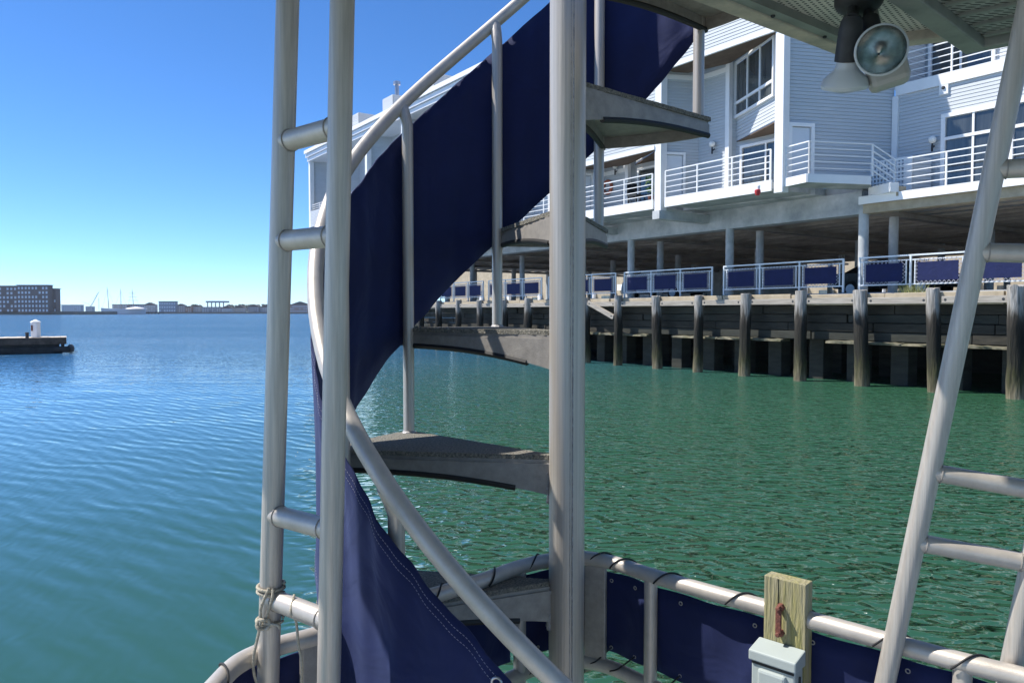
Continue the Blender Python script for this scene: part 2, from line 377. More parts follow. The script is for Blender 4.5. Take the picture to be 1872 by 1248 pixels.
# fender piles, each one a thing
ppx = [1857, 1708, 1575, 1464, 1363, 1277, 1201, 1130, 1071, 1012, 965, 922, 878, 838, 802, 770]
ordn = ['first', 'second', 'third', 'fourth', 'fifth', 'sixth', 'seventh', 'eighth', 'ninth', 'tenth', 'eleventh', 'twelfth', 'thirteenth', 'fourteenth', 'fifteenth', 'sixteenth', 'seventeenth']
PO = 21.5
pile_s = []
for i, px in enumerate(ppx):
    s = s_at(px, PO); pile_s.append(s)
    rad = (.19, .175, .20, .185, .18, .165, .185, .17)[i % 8]; top = .62 + random.uniform(-.03, .05)
    ln = random.uniform(-.14, .14); ln2 = random.uniform(-.05, .08)
    mb = MB(); n = 18; rows = 22; vs = []; fs = []
    ph = [random.uniform(0, 6.3) for _ in range(6)]
    for j in range(rows + 1):
        z = WATER - 1.2 + (top - WATER + 1.2) * j / rows; fz = (z - WATER) / (top - WATER)
        for q in range(n):
            g = 2 * math.pi * q / n
            rr = rad * (1.04 - .06 * fz) * (1 + .05 * math.sin(3 * g + ph[0] + z * .7) + .03 * math.sin(7 * g + ph[1]) + .03 * math.sin(5 * z + ph[2] + g) + random.uniform(-.02, .02))
            if z < WATER + .7: rr *= 1 + random.uniform(0, .09)
            c = W(s + ln * (fz - .5), PO + ln2 * (fz - .5), 0)
            vs.append(c + A * rr * math.cos(g) + N * rr * math.sin(g) + UP * (z + (random.uniform(-.03, .03) if j == rows else 0)))
    for j in range(rows):
        for q in range(n): fs.append((j * n + q, j * n + (q + 1) % n, (j + 1) * n + (q + 1) % n, (j + 1) * n + q))
    b = len(vs); vs.append(W(s + ln * .5, PO + ln2 * .5, top + .02)); fs += [(rows * n + q, rows * n + (q + 1) % n, b) for q in range(n)]
    mb.add(vs, fs); mb.sm = True
    o = mb.build('fender_pile', pilem)
    tag(o, 'weathered timber fender pile in front of the wharf, %s from the right edge' % ordn[i], 'pile', 'timber fender piles along the wharf')
# wale planks between the piles
for i in range(len(pile_s) - 1):
    a, b = pile_s[i] + .19, pile_s[i + 1] - .19
    if i == 7:      # this plank has come loose and hangs down from one end
        p, q = W(b - .02, PO - .05, .40), W(a + .02, PO - .05, -.22)
        mb = MB(); mb.bar(p, q, .09, .2, up=UP)
        o = mb.build('loose_plank', plank_m, None, bevel=.008)
        tag(o, 'pale plank hanging down at a slant between two fender piles', 'plank')
        for e, f in ((p, q), (q, p)):
            c = e.lerp(f, .07) - N * .052
            hb = MB(); hb.lathe(c + N * .012, -N, [(0, .035), (.014, .035), (.018, .02)], 10); hb.build('bolt', darkiron, o)
    zc = .33 + random.uniform(-.012, .012)
    mb = MB(); mb.bar(W(a, PO + .02, zc + random.uniform(-.01, .01)), W(b, PO + .02, zc), .1, .19)
    pl = mb.build('wale_plank', plank_m, wharf, bevel=.01)
    for ss in (a + .1, b - .1):
        hb = MB(); hb.lathe(W(ss, PO - .022, zc), -N, [(0, .036), (.012, .036), (.016, .02)], 10); hb.build('bolt', darkiron, pl)

# ---- wharf railing with blue canvas, one section between each pair of columns
CO = 22.62
col_s = [13.5 + 5.2 * k for k in range(-2, 8)]
FO = 22.0
for k in range(1, 8):
    a, b = col_s[k] + .27, col_s[k + 1] - .27
    words = ['', 'beside the leaning boat frame at right', 'left of the tallest column', 'left of the middle column', 'just right of the stair column', 'between the stair column and a baluster', 'at the canvas edge left of the balusters', 'mostly hidden behind the stair canvas']
    t = thing('wharf_railing', 'pale wharf railing section with blue canvas panels, ' + words[k], 'railing', W((a + b) / 2, FO, .56), 'railing sections along the wharf')
    npn = 3; st = (b - a) / npn
    for j in range(npn + 1):
        mb = MB(); mb.bar(W(a + j * st, FO, .56), W(a + j * st, FO, 1.63), .05, .05, up=A); mb.build('post', fence_m, t)
        mb = MB(); mb.box(W(a + j * st, FO, .575), A * .1, N * .07, UP * .02); mb.build('foot_plate', darkiron, t)
    for z, th in ((1.63, .045), (1.50, .03), (.80, .035)):
        mb = MB(); mb.bar(W(a - .02, FO, z), W(b + .02, FO, z), th, th); mb.build('rail', fence_m, t)
    for j in range(npn):
        c = a + (j + .5) * st; hw = st * .36
        x0, x1, z0, z1 = c - hw, c + hw, .89, 1.42
        mb = MB(); mb.box(W(c, FO - .035, (z0 + z1) / 2), A * hw, N * .006, UP * (z1 - z0) / 2); cp = mb.build('canvas_panel', canvas, t)
        for sx in (c - hw - .09, c + hw + .09):
            mb = MB(); mb.bar(W(sx, FO, .8), W(sx, FO, 1.52), .03, .03, up=A); mb.build('baluster', fence_m, t)
        if k < 7:
            mb = MB()
            def zig(p, q, off, m):
                for i in range(m):
                    u, v = Vector(p).lerp(q, i / m), Vector(p).lerp(q, (i + 1) / m); mid = (u + v) / 2 + off
                    mb.bar(u, mid, .012, .012, up=N); mb.bar(mid, v, .012, .012, up=N)
            zig(W(x0, FO - .035, z1), W(x1, FO - .035, z1), UP * .09, 9); zig(W(x0, FO - .035, z0), W(x1, FO - .035, z0), UP * -.08, 9)
            zig(W(x0, FO - .035, z0), W(x0, FO - .035, z1), A * -.08, 5); zig(W(x1, FO - .035, z0), W(x1, FO - .035, z1), A * .08, 5)
            mb.build('lacing', thread, cp)

# ================================================================== PARKING LEVEL
garage = thing('parking_deck', 'shaded open parking level on round concrete columns under the houses', 'parking deck', W(25, 24, .56))
for o_, dz, rad in ((CO, 0, .15), (24.35, 0, .145), (31, 0, .16), (38, 0, .16), (45, 0, .16)):
    for s in col_s:
        mb = MB(); mb.lathe(W(s, o_, .58), UP, [(0, rad), (2.75, rad)], 18); mb.build('column', concrete, garage)
SB = s_at(1572, 22.5)
mb = MB(); mb.box(W((SB + 50.5) / 2, 22.75, 3.385), A * (50.5 - SB) / 2, N * .28, UP * .355); mb.build('edge_beam', concrete, garage)
mb = MB(); mb.box(W((SB + 1) / 2 - .01, 22.62, 3.17), A * (SB - 1) / 2, N * .14, UP * .14); mb.build('edge_beam', sandcon, garage)
mb = MB(); mb.box(W(26, 35.0, 3.5), A * 24.5, N * 11.9, UP * .1); mb.build('ceiling_slab', ceil_m, garage)
for k in range(22):
    o_ = 23.4 + k * 1.05
    mb = MB(); mb.box(W(26, o_, 3.3), A * 24.4, N * .07, UP * .098); mb.build('joist', ceil_m, garage)
for s in col_s:
    mb = MB(); mb.box(W(s, 35, 3.13), A * .16, N * 11.8, UP * .07); mb.build('cross_beam', ceil_m, garage)
mb = MB(); mb.box(W(41, 46.6, 1.95), A * 9, N * .2, UP * 1.35); mb.build('back_wall', concrete, garage)
# daylit house front across the yard behind the parking
yard = thing('yard_building', 'low sunlit tan building with white pillars behind the parking level', 'building', W(30, 62, .5))
mb = MB(); mb.box(W(30, 63, 3.4), A * 80, N * .5, UP * 3.7); mb.build('wall', sandcon, yard)
for k in range(40):
    s = -46 + k * 3.7
    mb = MB(); mb.box(W(s, 62.2, 1.4), A * .22, N * .2, UP * 1.0); mb.build('pillar', white, yard)
    if k % 3 == 0:
        mb = MB(); mb.box(W(s + 1.7, 62.3, 2.9), A * 1.3, N * .15, UP * .35); mb.build('fascia', white, yard)
    if k % 2:
        mb = MB(); mb.box(W(s + 1.5, 62.35, 1.2), A * .75, N * .1, UP * .75); mb.build('garage_door', glass, yard)
mb = MB(); mb.box(W(30, 57, .3), A * 80, N * 12, UP * .2); struct(mb.build('yard_ground', concrete))

# ---- parked cars behind the wharf railing
carpaint = mat('dark_car_paint', (.015, .018, .02), .25, .3, var=.05); carpaint2 = mat('white_car_paint', (.6, .6, .6), .3, .1, var=.03)
tyre_m = mat('tyre', (.015, .015, .015), .9); rim_m = mat('rim', (.4, .4, .42), .35, .8)
def car(s, o_, paint, label):
    t = thing('parked_car', label, 'car', W(s, o_, .58), 'cars in the parking level')
    prof = [(-2.2, .35), (-2.25, .65), (-2.1, .85), (-1.2, .95), (-.55, 1.40), (.1, 1.47), (.9, 1.42), (1.7, 1.0), (2.15, .95), (2.25, .6), (2.2, .35)]
    mb = MB(); vs = []; n = len(prof)
    for oo in (-.85, .85):
        for (a, z) in prof: vs.append(W(s + a, o_ + oo * (.80 if z > 1.2 else 1), .58 + z))
    mb.add(vs, [tuple(range(n)), tuple(range(2 * n - 1, n - 1, -1))] + [(i, (i + 1) % n, n + (i + 1) % n, n + i) for i in range(n)])
    mb.build('body', paint, t, bevel=.05)
    for sd in (-1, 1):
        for (a0, a1, b0, b1) in ((-.95, -.05, -.5, -.05), (.03, 1.4, .03, .85)):
            mb = MB(); q = [W(s + a0, o_ + sd * .855, .58 + .98), W(s + a1, o_ + sd * .855, .58 + .98), W(s + b1, o_ + sd * .70, .58 + 1.37), W(s + b0, o_ + sd * .70, .58 + 1.37)]
            mb.quad(*q); mb.build('window', glass, t)
        for a in (-1.4, 1.4):
            mb = MB(); mb.lathe(W(s + a, o_ + sd * .70, .58 + .33), N * sd, [(0, .32), (.18, .33), (.2, .3)], 20); wh = mb.build('tyre', tyre_m, t)
            mb = MB(); mb.lathe(W(s + a, o_ + sd * .905, .58 + .33), N * sd, [(0, .2), (.01, .19)], 14); mb.build('rim', rim_m, wh)
    for oo in (-.6, .6):
        mb = MB(); mb.box(W(s - 2.2, o_ + oo, .58 + .7), A * .04, N * .16, UP * .06); mb.build('headlight', lampglass, t)
car(16.2, 29.5, carpaint, 'dark parked car behind the wharf railing, beside the tall column')
car(27.2, 28.0, carpaint2, 'white parked car under the houses, partly behind the stair column')

# ================================================================== HOUSES
def siding(mb, p, q, z0, z1, nrm, pitch=.108):
    p, q = Vector((p[0], p[1], 0)), Vector((q[0], q[1], 0)); n = max(1, round((z1 - z0) / pitch)); h = (z1 - z0) / n
    nrm = Vector(nrm).normalized()
    for i in range(n):
        a, b = z0 + i * h, z0 + (i + 1) * h
        lo = nrm * .026; hi = nrm * .016; g = .014
        v = [p + lo + UP * (a + g), q + lo + UP * (a + g), q + hi + UP * b, p + hi + UP * b, p + UP * (a + g), q + UP * (a + g), p + UP * b, q + UP * b]
        mb.add(v, [(0, 1, 2, 3), (4, 5, 1, 0), (3, 2, 7, 6)])
    mb.quad(p + UP * z0, q + UP * z0, q + UP * z1, p + UP * z1)
def wall(parent, p, q, z0, z1, nrm, name='clapboard_wall'):
    mb = MB(); siding(mb, p, q, z0, z1, nrm); return mb.build(name, siding_m, parent)
def lerp2(p, q, t): return Vector(p).lerp(Vector(q), t)
def opening(parent, p, q, a, b, z0, z1, nrm, kind='window', cols=1, rows=(), fw=.09, panel=None, top2=None):
    """frame with panes standing proud of the wall p->q between lengths a and b (metres)"""
    p, q = Vector((p[0], p[1], 0)), Vector((q[0], q[1], 0)); d = (q - p).normalized(); nrm = Vector(nrm).normalized()
    c = lambda x, z, off: p + d * x + UP * z + nrm * off
    mb = MB()
    for x in (a + fw / 2, b - fw / 2): mb.box(c(x, (z0 + z1) / 2, .078), d * fw / 2, nrm * .045, UP * (z1 - z0) / 2)
    mb.box(c((a + b) / 2, z1 - fw / 2, .078), d * ((b - a) / 2 - fw), nrm * .044, UP * fw / 2)
    if kind == 'window': mb.box(c((a + b) / 2, z0 + fw / 2, .078), d * ((b - a) / 2 - fw), nrm * .044, UP * fw / 2)
    f = mb.build(kind, white, parent)
    xs = [a + fw + (b - a - 2 * fw) * i / cols for i in range(cols + 1)]; zs = [z0 + (fw if kind == 'window' else 0)] + list(rows) + [z1 - fw]
    for i in range(cols):
        for j in range(len(zs) - 1):
            mb = MB(); mb.box(c((xs[i] + xs[i + 1]) / 2, (zs[j] + zs[j + 1]) / 2, .056), d * ((xs[i + 1] - xs[i]) / 2 - .025), nrm * .004, UP * ((zs[j + 1] - zs[j]) / 2 - .025))
            mb.build('pane' if panel is None else 'door_leaf', panel or glass, f)
    for x in xs[1:-1]:
        mb = MB(); mb.box(c(x, (zs[0] + zs[-1]) / 2, .07), d * .03, nrm * .03, UP * (zs[-1] - zs[0]) / 2); mb.build('mullion', white, f)
    for z in zs[1:-1]:
        mb = MB(); mb.box(c((a + b) / 2, z, .078), d * ((b - a) / 2 - fw), nrm * .036, UP * .045); mb.build('transom', white, f)
    return f
def lamp(parent, p, nrm):
    p = Vector(p); nrm = Vector(nrm)
    mb = MB(); mb.tube([p + nrm * .01, p + nrm * .08 + UP * -.05, p + nrm * .13 + UP * -.02, p + nrm * .13 + UP * .06], .025, 8); mb.tube([p + nrm * .13 - UP * .18, p + nrm * .13], .03, 8)
    l = mb.build('wall_lamp', darkiron, parent)
    mb = MB(); r = .115; mb.lathe(p + nrm * .13 + UP * .06, UP, [(r - r * math.cos(g), r * math.sin(g)) for g in [math.pi * i / 10 for i in range(11)]], 16); mb.build('globe', lampglass, l)
def railing(parent, pts, z0, h, bars=5, posts=None, r=.017):
    pts = [Vector((p[0], p[1], 0)) for p in pts]
    mb = MB()
    for k in range(bars):
        z = z0 + h * (k + 1) / bars
        for p, q in zip(pts, pts[1:]): mb.bar(p + UP * z, q + UP * z, r * 2 if k == bars - 1 else r * 1.5, r * 2 if k == bars - 1 else r * 1.5)
    o = mb.build('balcony_railing', white, parent)
    for p, q in zip(pts, pts[1:]):
        L = (q - p).length; m = max(1, round(L / 1.5))
        for i in range(m + 1):
            c = p.lerp(q, i / m); pb = MB(); pb.bar(c + UP * z0, c + UP * (z0 + h), .045, .045, up=N); pb.build('post', white, o)
    return o
GN = Vector((.2, -.98, 0)).normalized()      # grey side walls look this way
PN = -N                                       # water fronts look this way
ZF = 4.03; EAVE = 11.0; ROOF = 11.75
names = ['townhouse with the slanted tall window bay, beside the white corner post', 'townhouse behind the spiral stair column with a life ring by its door', 'townhouse hidden behind the stair canvas, third along the row', 'townhouse behind the stair canvas, fourth along the row',
         'townhouse behind the stair canvas, fifth along the row', 'townhouse with the siding-clad flue box on its roof', 'townhouse seen beside the front boat upright, next to last in the row', 'end townhouse of the row between the two boat uprights']
doorw = mat('door_paint', (.62, .66, .70), .5, var=.03)
for k in range(8):
    s0 = 14.8 + 5.05 * k; s1 = s0 + 5.05; last = k == 7
    th = thing('grey_townhouse', 'grey clapboard ' + names[k], 'house', W((s0 + s1) / 2, 22, 3.7), 'grey clapboard houses over the wharf')
    CR, CL = W(s0, 19.95), W(s1, 19.95)
    e1 = CL + G1 * 1.65; o1 = e1.dot(N); c2 = W(s0 + 3.07, o1); e3 = c2 + G1 * .31; cw = W(s0 + .35, 20.45)
    zb = (8.6, 5.92, 8.6, 5.92, 8.6, 11.0, 11.0, 11.0)[k]
    wall(th, CL, e1, ZF, EAVE, GN); wall(th, e1, c2, ZF, EAVE, PN); wall(th, c2, e3, ZF, EAVE, GN)
    n4 = Vector(((cw - e3).y, -(cw - e3).x, 0)); n4 = n4 if n4.dot(PN) > 0 else -n4
    ztop = min(zb, 8.75) if zb > 6 else 8.6
    wall(th, e3, cw, 5.95, 6.72, n4); 
    wall(th, e3, cw, 8.62, EAVE, n4)
    L4 = (cw - e3).length
    mb = MB(); mb.prism([e3, cw, W(cw.dot(A), e3.dot(N))], 5.90, 5.944); mb.build('bay_soffit', soffit_b, th)
    opening(th, e3, cw, .0, L4, 6.70, 8.64, n4, 'window', 3, (7.2,))
    e5 = W(s0 + .2, e3.dot(N)); wall(th, e3, e5, ZF, 5.93, PN)
    opening(th, e3, e5, .25, 2.35, ZF, 5.72, PN, 'sliding_door', 2)
    opening(th, CL, e1, .2, 1.1, ZF, 5.72, GN, 'door', 1, panel=doorw)
    for (c, dx, z0, z1) in ((CL - A * .13 + N * .13, .15, 3.62, ROOF), (c2 - A * .02 - N * .0, .085, ZF, EAVE)):
        mb = MB(); mb.box(c + UP * (z0 + z1) / 2, A * dx, N * dx, UP * (z1 - z0) / 2); mb.build('corner_post', white, th)
    if k == 0:
        mb = MB(); mb.box(CR - A * .13 + N * .13 + UP * (3.62 + ROOF) / 2, A * .15, N * .15, UP * (ROOF - 3.62) / 2); mb.build('corner_post', white, th)
    lamp(th, (e1 + c2) / 2 + A * -.1 + UP * 5.75 + PN * .03, PN)
    # balcony
    mb = MB(); mb.prism([W(s0 + .16, 20.05), W(s1 - .42, 20.05), W(s1 - .42, 22.4), W(s0 + .16, 22.4)], 3.78, 3.98); mb.build('balcony_slab', concrete, th)
    mb = MB(); mb.bar(W(s0 + .16, 20.01, 3.88), W(s1 - .42, 20.01, 3.88), .06, .34); mb.build('fascia', white, th)
    railing(th, [W(s0 + .2, 20.), W(s1 - .45, 20.)], 4.03, .95)
    # floor behind, cantilever stub under the post
    mb = MB(); mb.prism([W(s0, 22.0), W(s1, 21.4), W(s1, 27), W(s0, 27)], 3.74, 3.98); mb.build('floor_slab', concrete, th)
    mb = MB(); mb.box(W(s1 - .14, 21.22, 3.46), A * .17, N * 1.38, UP * .15); mb.build('cantilever_beam', concrete, th)
    # solid clapboard front of the deck above
    if zb < 10:
        z1 = zb + (1.15 if zb > 8 else 2.5)
        wall(th, CL - A * .28, CR + A * .02, zb, z1, PN)
        mb = MB(); mb.bar(W(s1 - .28, 19.93, zb - .05), W(s0 + .02, 19.93, zb - .05), .08, .14); mb.build('fascia', white, th)
        mb = MB(); mb.prism([W(s0, 20.01), W(s1 - .28, 20.01), W(s1 - .28, 21.0), W(s0 + 3, o1 - .05), W(s0 + .4, 20.4), W(s0, 20.4)], zb - .03, zb + .1); mb.build('soffit', soffit_b, th)
        mb = MB(); q0 = CL + G1 * .0 + GN * .03; mb.bar(q0 + UP * (zb - .2), e1 + GN * .03 + UP * (zb - .2), .05, .16); mb.bar(e1 + PN * .03 + UP * (zb - .2), c2 + PN * .03 + UP * (zb - .2), .05, .16); mb.build('frieze_board', white, th)
        railing(th, [W(s0 + .1, 20.05), W(s1 - .3, 20.05)], z1, .55, 3)
    if last or k == 6:
        wall(th, CL - A * .28, CR + A * .02, 6.2, 7.35, PN); railing(th, [W(s0 + .1, 20.05), W(s1 - .3, 20.05)], 7.36, .45, 3)
        mb = MB(); mb.prism([W(s0, 20.03), W(s1 - .3, 20.03), W(s1 - .3, 21.2), W(s0, 21.2)], 6.12, 6.22); mb.build('deck_slab', white, th)
    # eave bands and roof
    for j, (zz, oo) in enumerate(((EAVE + .12, 19.87), (EAVE + .38, 19.75), (EAVE + .64, 19.63))):
        mb = MB(); mb.bar(W(s1 - .005, oo, zz), W(s0 + .005, oo, zz), .1, .24); mb.build('eave_board', white, th)
    mb = MB(); vs = [W(s0 + .004, 19.7, ROOF), W(s1 - .004, 19.7, ROOF), W(s1 - .004, 26.5, ROOF + 2.6), W(s0 + .004, 26.5, ROOF + 2.6), W(s0 + .004, 19.95, EAVE), W(s1 - .004, 19.95, EAVE), W(s1 - .004, 26.5, EAVE), W(s0 + .004, 26.5, EAVE)]
    mb.add(vs, [(0, 1, 2, 3), (4, 7, 6, 5), (0, 4, 5, 1), (2, 6, 7, 3), (0, 3, 7, 4), (1, 5, 6, 2)]); rf = mb.build('roof', white, th)
    # flue box
    if k not in (1, 4, 5, 6): continue_box = False
    else: continue_box = True
    if continue_box:
        p0, p1 = W(s0 + 2.0, 20.4), W(s0 + 3.4, 20.4); p2, p3 = W(s0 + 2.0, 21.6), W(s0 + 3.4, 21.6)
        mb = MB(); siding(mb, p1, p0, ROOF + .2, 12.95, PN); siding(mb, p0, p2, ROOF + .2, 12.95, -A); siding(mb, p3, p1, ROOF + .2, 12.95, A); mb.quad(p0 + UP * 12.95, p1 + UP * 12.95, p3 + UP * 12.95, p2 + UP * 12.95)
        mb.build('flue_box', siding_m, th)
        mb = MB(); mb.lathe(W(s0 + 2.7, 21, 12.95), UP, [(0, .13), (.8, .13), (.82, .22), (1.0, .22), (1.05, .1)], 12)
        if k in (1, 5): mb.build('flue_pipe', rim_m, th)
    if last:   # gable end wall of the row
        wall(th, W(s1, 26.5), W(s1, 19.95), 3.6, EAVE, A); 
    if k == 1:
        c = (e1 + c2) / 2 + A * .45 + UP * 5.15 + PN * .08
        mb = MB(); mb.tube([c + (A * math.cos(g) + UP * math.sin(g)) * .25 for g in [2 * math.pi * i / 24 for i in range(25)]], .065, 8, cap=False)
        o = mb.build('life_ring', mat('faded_red_ring', (.45, .13, .07), .6)); tag(o, 'faded red life ring hanging on the grey house wall', 'life ring')

# ---- the near house: grey side wall, recessed water front, terraces
th = thing('grey_terrace_house', 'near grey clapboard house with half-shaded upper wall and lattice screen on its terrace', 'house', W(11, 23.4, 3.5), 'grey clapboard houses over the wharf')
CR = W(14.8, 19.95); GE = CR + G1 * 4.06; OB = GE.dot(N); SBW = GE.dot(A)
wall(th, CR + G1 * .05, GE, 3.9, 11.7, GN)
mb = MB(); mb.prism([CR, GE, W(SBW, 27), W(14.7, 27)], 11.72, 11.85); mb.build('roof', white, th)
opening(th, CR, GE, .38, 1.25, ZF, 5.75, GN, 'door', 1, panel=doorw, fw=.11)
SE = 2.0
wall(th, GE, W(SE, OB), 3.62, 6.72, PN)
mb = MB(); mb.bar(W(SBW - .1, OB - .04, 6.90), W(SE, OB - .04, 6.90), .09, .34); mb.build('frieze_board', white, th)
mb = MB(); mb.box(GE + PN * .06 + UP * (3.62 + 6.72) / 2 - A * .1, A * .09, N * .05, UP * 1.545); mb.build('corner_board', white, th)
LB = lambda px: SBW - s_at(px, OB)
a0 = LB(1716); a1 = LB(1835); a2 = LB(1838); a3 = a2 + (a1 - a0)
for (a, b) in ((a0, a1), (a2, a3), (a3 + .02, a3 + 2)):
    opening(th, GE, W(SE, OB), a, b, 3.62, 5.86, PN, 'sliding_door', 2, (5.12,), fw=.12)
lamp(th, W(s_at(1702, OB), OB - .03, 4.98), PN)
mb = MB(); mb.box(W(s_at(1718, OB), OB - .05, 6.62), A * .13, N * .03, UP * .17); q = mb.build('vent_plate', white, th)
mb = MB(); mb.lathe(W(s_at(1718, OB), OB - .08, 6.64), PN, [(0, .05), (.03, .05), (.05, .03)], 12); mb.build('vent', darkiron, q)
# upper terrace
mb = MB(); mb.prism([W(SBW, OB), W(SE, OB), W(SE, 27), W(SBW, 27)], 6.95, 7.07); mb.build('terrace_slab', white, th)
wall(th, W(SBW + .01, OB - .02), W(SBW + .01, 27), 7.0, 11.7, -A)
railing(th, [W(SBW - .1, OB + .1), W(SE, OB + .1)], 7.07, .95, 5)
wall(th, W(SBW, 25.6), W(SE, 25.6), 7.08, 11.0, PN)
u0 = SBW - s_at(1690, 25.6)
opening(th, W(SBW, 25.6), W(SE, 25.6), u0, u0 + 2.0, 7.1, 9.6, PN, 'sliding_door', 2)
opening(th, W(SBW, 25.6), W(SE, 25.6), u0 + 2.6, u0 + 4.6, 7.1, 9.6, PN, 'sliding_door', 2)
lamp(th, W(s_at(1668, 25.6), 25.55, 8.62), PN)
# lower terrace on the right
SL = s_at(1567, 22.35)
mb = MB(); mb.bar(W(SL, 22.33, 3.42), W(SE, 22.33, 3.42), .06, .24); mb.build('fascia', white, th)
mb = MB(); mb.prism([W(SL, 22.37), W(SE, 22.37), W(SE, OB - .01), W(SL, OB - .01)], 3.34, 3.56); mb.build('terrace_slab', concrete, th)
railing(th, [W(s_at(1630, 22.45), 22.45), W(SE, 22.45)], 3.56, .95, 5)
mb = MB(); mb.prism([W(SB + .02, 22.5), W(SE, 22.5), W(SE, 27), W(SB + .02, 27)], 3.28, 3.335); mb.build('floor_slab', concrete, th)
mb = MB(); mb.prism([W(SB + .05, 22.6), W(15.2, 22.6), W(15.2, 26.8), W(SB + .05, 26.8)], 3.745, 3.99); mb.build('floor_slab', concrete, th)
# small upper balcony by the door
B0 = W(14.62, 20.07); B1 = P(1475, 330, 22.5); B1.z = 0; B2 = B1 + G1 * 2.1
back = CR + G1 * 3.3
mb = MB(); mb.prism([B0, B1, B2, back + GN * .04, CR + GN * .04], 3.80, 4.0); mb.build('balcony_slab', concrete, th)
mb = MB(); mb.bar(B0 + UP * 3.9 + GN * .03, B1 + UP * 3.9, .05, .25); mb.bar(B1 + UP * 3.9, B2 + UP * 3.9, .05, .25); mb.build('fascia', white, th)
railing(th, [B0 + (B1 - B0) * .12 + N * .05, B1 + G1 * .03 + N * .05, B2 + N * .08], 4.02, .95, 5)
for i in range(4):
    c = B2 + G1 * (.15 + .24 * i) + N * .45; z = 3.9 - .11 * (i + 1)
    mb = MB(); mb.box(c + UP * (z - .12), G1 * .14, GN * .5, UP * .14); mb.build('step', (white, sandcon)[i % 2], th)
q0 = B2 + N * .05; q1 = W(s_at(1632, 22.45), 22.45)
mb = MB()
for j in range(5): mb.bar(q0 + UP * (4.02 + .19 * (j + 1)), q1 + UP * (3.56 + .19 * (j + 1)), .035, .035)
mb.build('stair_railing', white, th)
# lattice screen and box
La, Lb = s_at(1568, 22.95), s_at(1648, 22.95)
mb = MB(); m = 13
for i in range(m + 1):
    s = La + (Lb - La) * i / m; mb.box(W(s, 22.95, 4.1), A * .026, N * .012, UP * .52)
for i in range(9):
    z = 3.6 + i * 1.04 / 8; mb.box(W((La + Lb) / 2, 22.945, z), A * (La - Lb) / 2, N * .012, UP * .026)
mb.build('lattice_screen', white, th)
mb = MB(); mb.box(W(Lb - .13, 22.95, 4.1), A * .12, N * .06, UP * .55); mb.build('screen_post', white, th)
mb = MB(); siding(mb, W(Lb - .25, 22.95), W(Lb - .25, 22.95) + G1 * .62, 3.6, 4.62, GN); mb.build('screen_side', siding_m, th)
# red fire bell hanging from the beam
fb = thing('fire_bell', 'small red alarm horn under the balcony beside the white corner post', 'alarm', W(14.9, 20.05, 3.4))
pb = P(1385, 350, 23.2)
mb = MB(); mb.lathe(pb + Vector((0, 0, -.12)), UP, [(0, .05), (.08, .09), (.16, .09), (.18, .05)], 14); mb.build('horn', red, fb)
mb = MB(); mb.lathe(pb + Vector((.02, 0, .06)), UP, [(0, .05), (.1, .06), (.14, .03)], 12); mb.build('mount', white, fb)

# potted plant and chair on the second balcony, weeds on the wharf edge
def leafy(mb, c, n, rad, hgt, sz):
    for _ in range(n):
        g = random.uniform(0, 6.28); r_ = rad * random.random() ** .5; z_ = hgt * random.random()
        p = Vector(c) + Vector((r_ * math.cos(g), r_ * math.sin(g), z_)); u_ = Vector((random.gauss(0, 1), random.gauss(0, 1), random.uniform(0, 1.5))).normalized(); v_ = u_.orthogonal().normalized(); q = sz * random.uniform(.6, 1.3)
        mb.quad(p - u_ * q, p + v_ * q * .4, p + u_ * q, p - v_ * q * .4)
leafm = mat('leaf', (.10, .20, .05), .6, vscale=12, c2=(.05, .11, .03))
pc = W(20.55, 20.5, 4.0)
t = thing('potted_plant', 'bushy green potted plant on the balcony behind the stair column', 'plant', pc)
mb = MB(); mb.lathe(pc, UP, [(0, .13), (.26, .17), (.28, .18)], 14); mb.build('pot', rust, t)
mb = MB(); leafy(mb, pc + UP * .28, 150, .28, .75, .09); mb.build('foliage', leafm, t)
cc = W(21.6, 20.7, 4.0); t = thing('balcony_chair', 'dark chair on the balcony beside the green potted plant', 'chair', cc)
mb = MB(); mb.box(cc + UP * .43, A * .25, N * .25, UP * .03); mb.build('seat', darkiron, t)
mb = MB(); mb.box(cc + UP * .7 + A * .25, A * .02, N * .25, UP * .25); mb.build('backrest', darkiron, t)
for i in (-1, 1):
    for j in (-1, 1): mb = MB(); mb.bar(cc + A * .22 * i + N * .22 * j, cc + A * .22 * i + N * .22 * j + UP * .4, .035, .035, up=N); mb.build('leg', darkiron, t)
dry = mat('dry_weed', (.25, .26, .10), .8, vscale=20, c2=(.14, .17, .05))
for px, lab in ((1676, 'tuft of dry weeds on the wharf edge, left of the second pile'), (1650, 'smaller green tuft of weeds on the wharf edge near the third pile')):
    s = s_at(px, 21.8); mb = MB()
    for _ in range(46):
        b_ = W(s + random.gauss(0, .16), 21.78 + random.uniform(-.05, .1), .55); d_ = Vector((random.gauss(0, .12), random.gauss(0, .12), random.uniform(.1, .34))); sd_ = A * .008
        mb.quad(b_ - sd_, b_ + sd_, b_ + d_ * .7 + sd_ * .6, b_ + d_)
    tag(mb.build('weed_tuft', dry), lab, 'weeds')
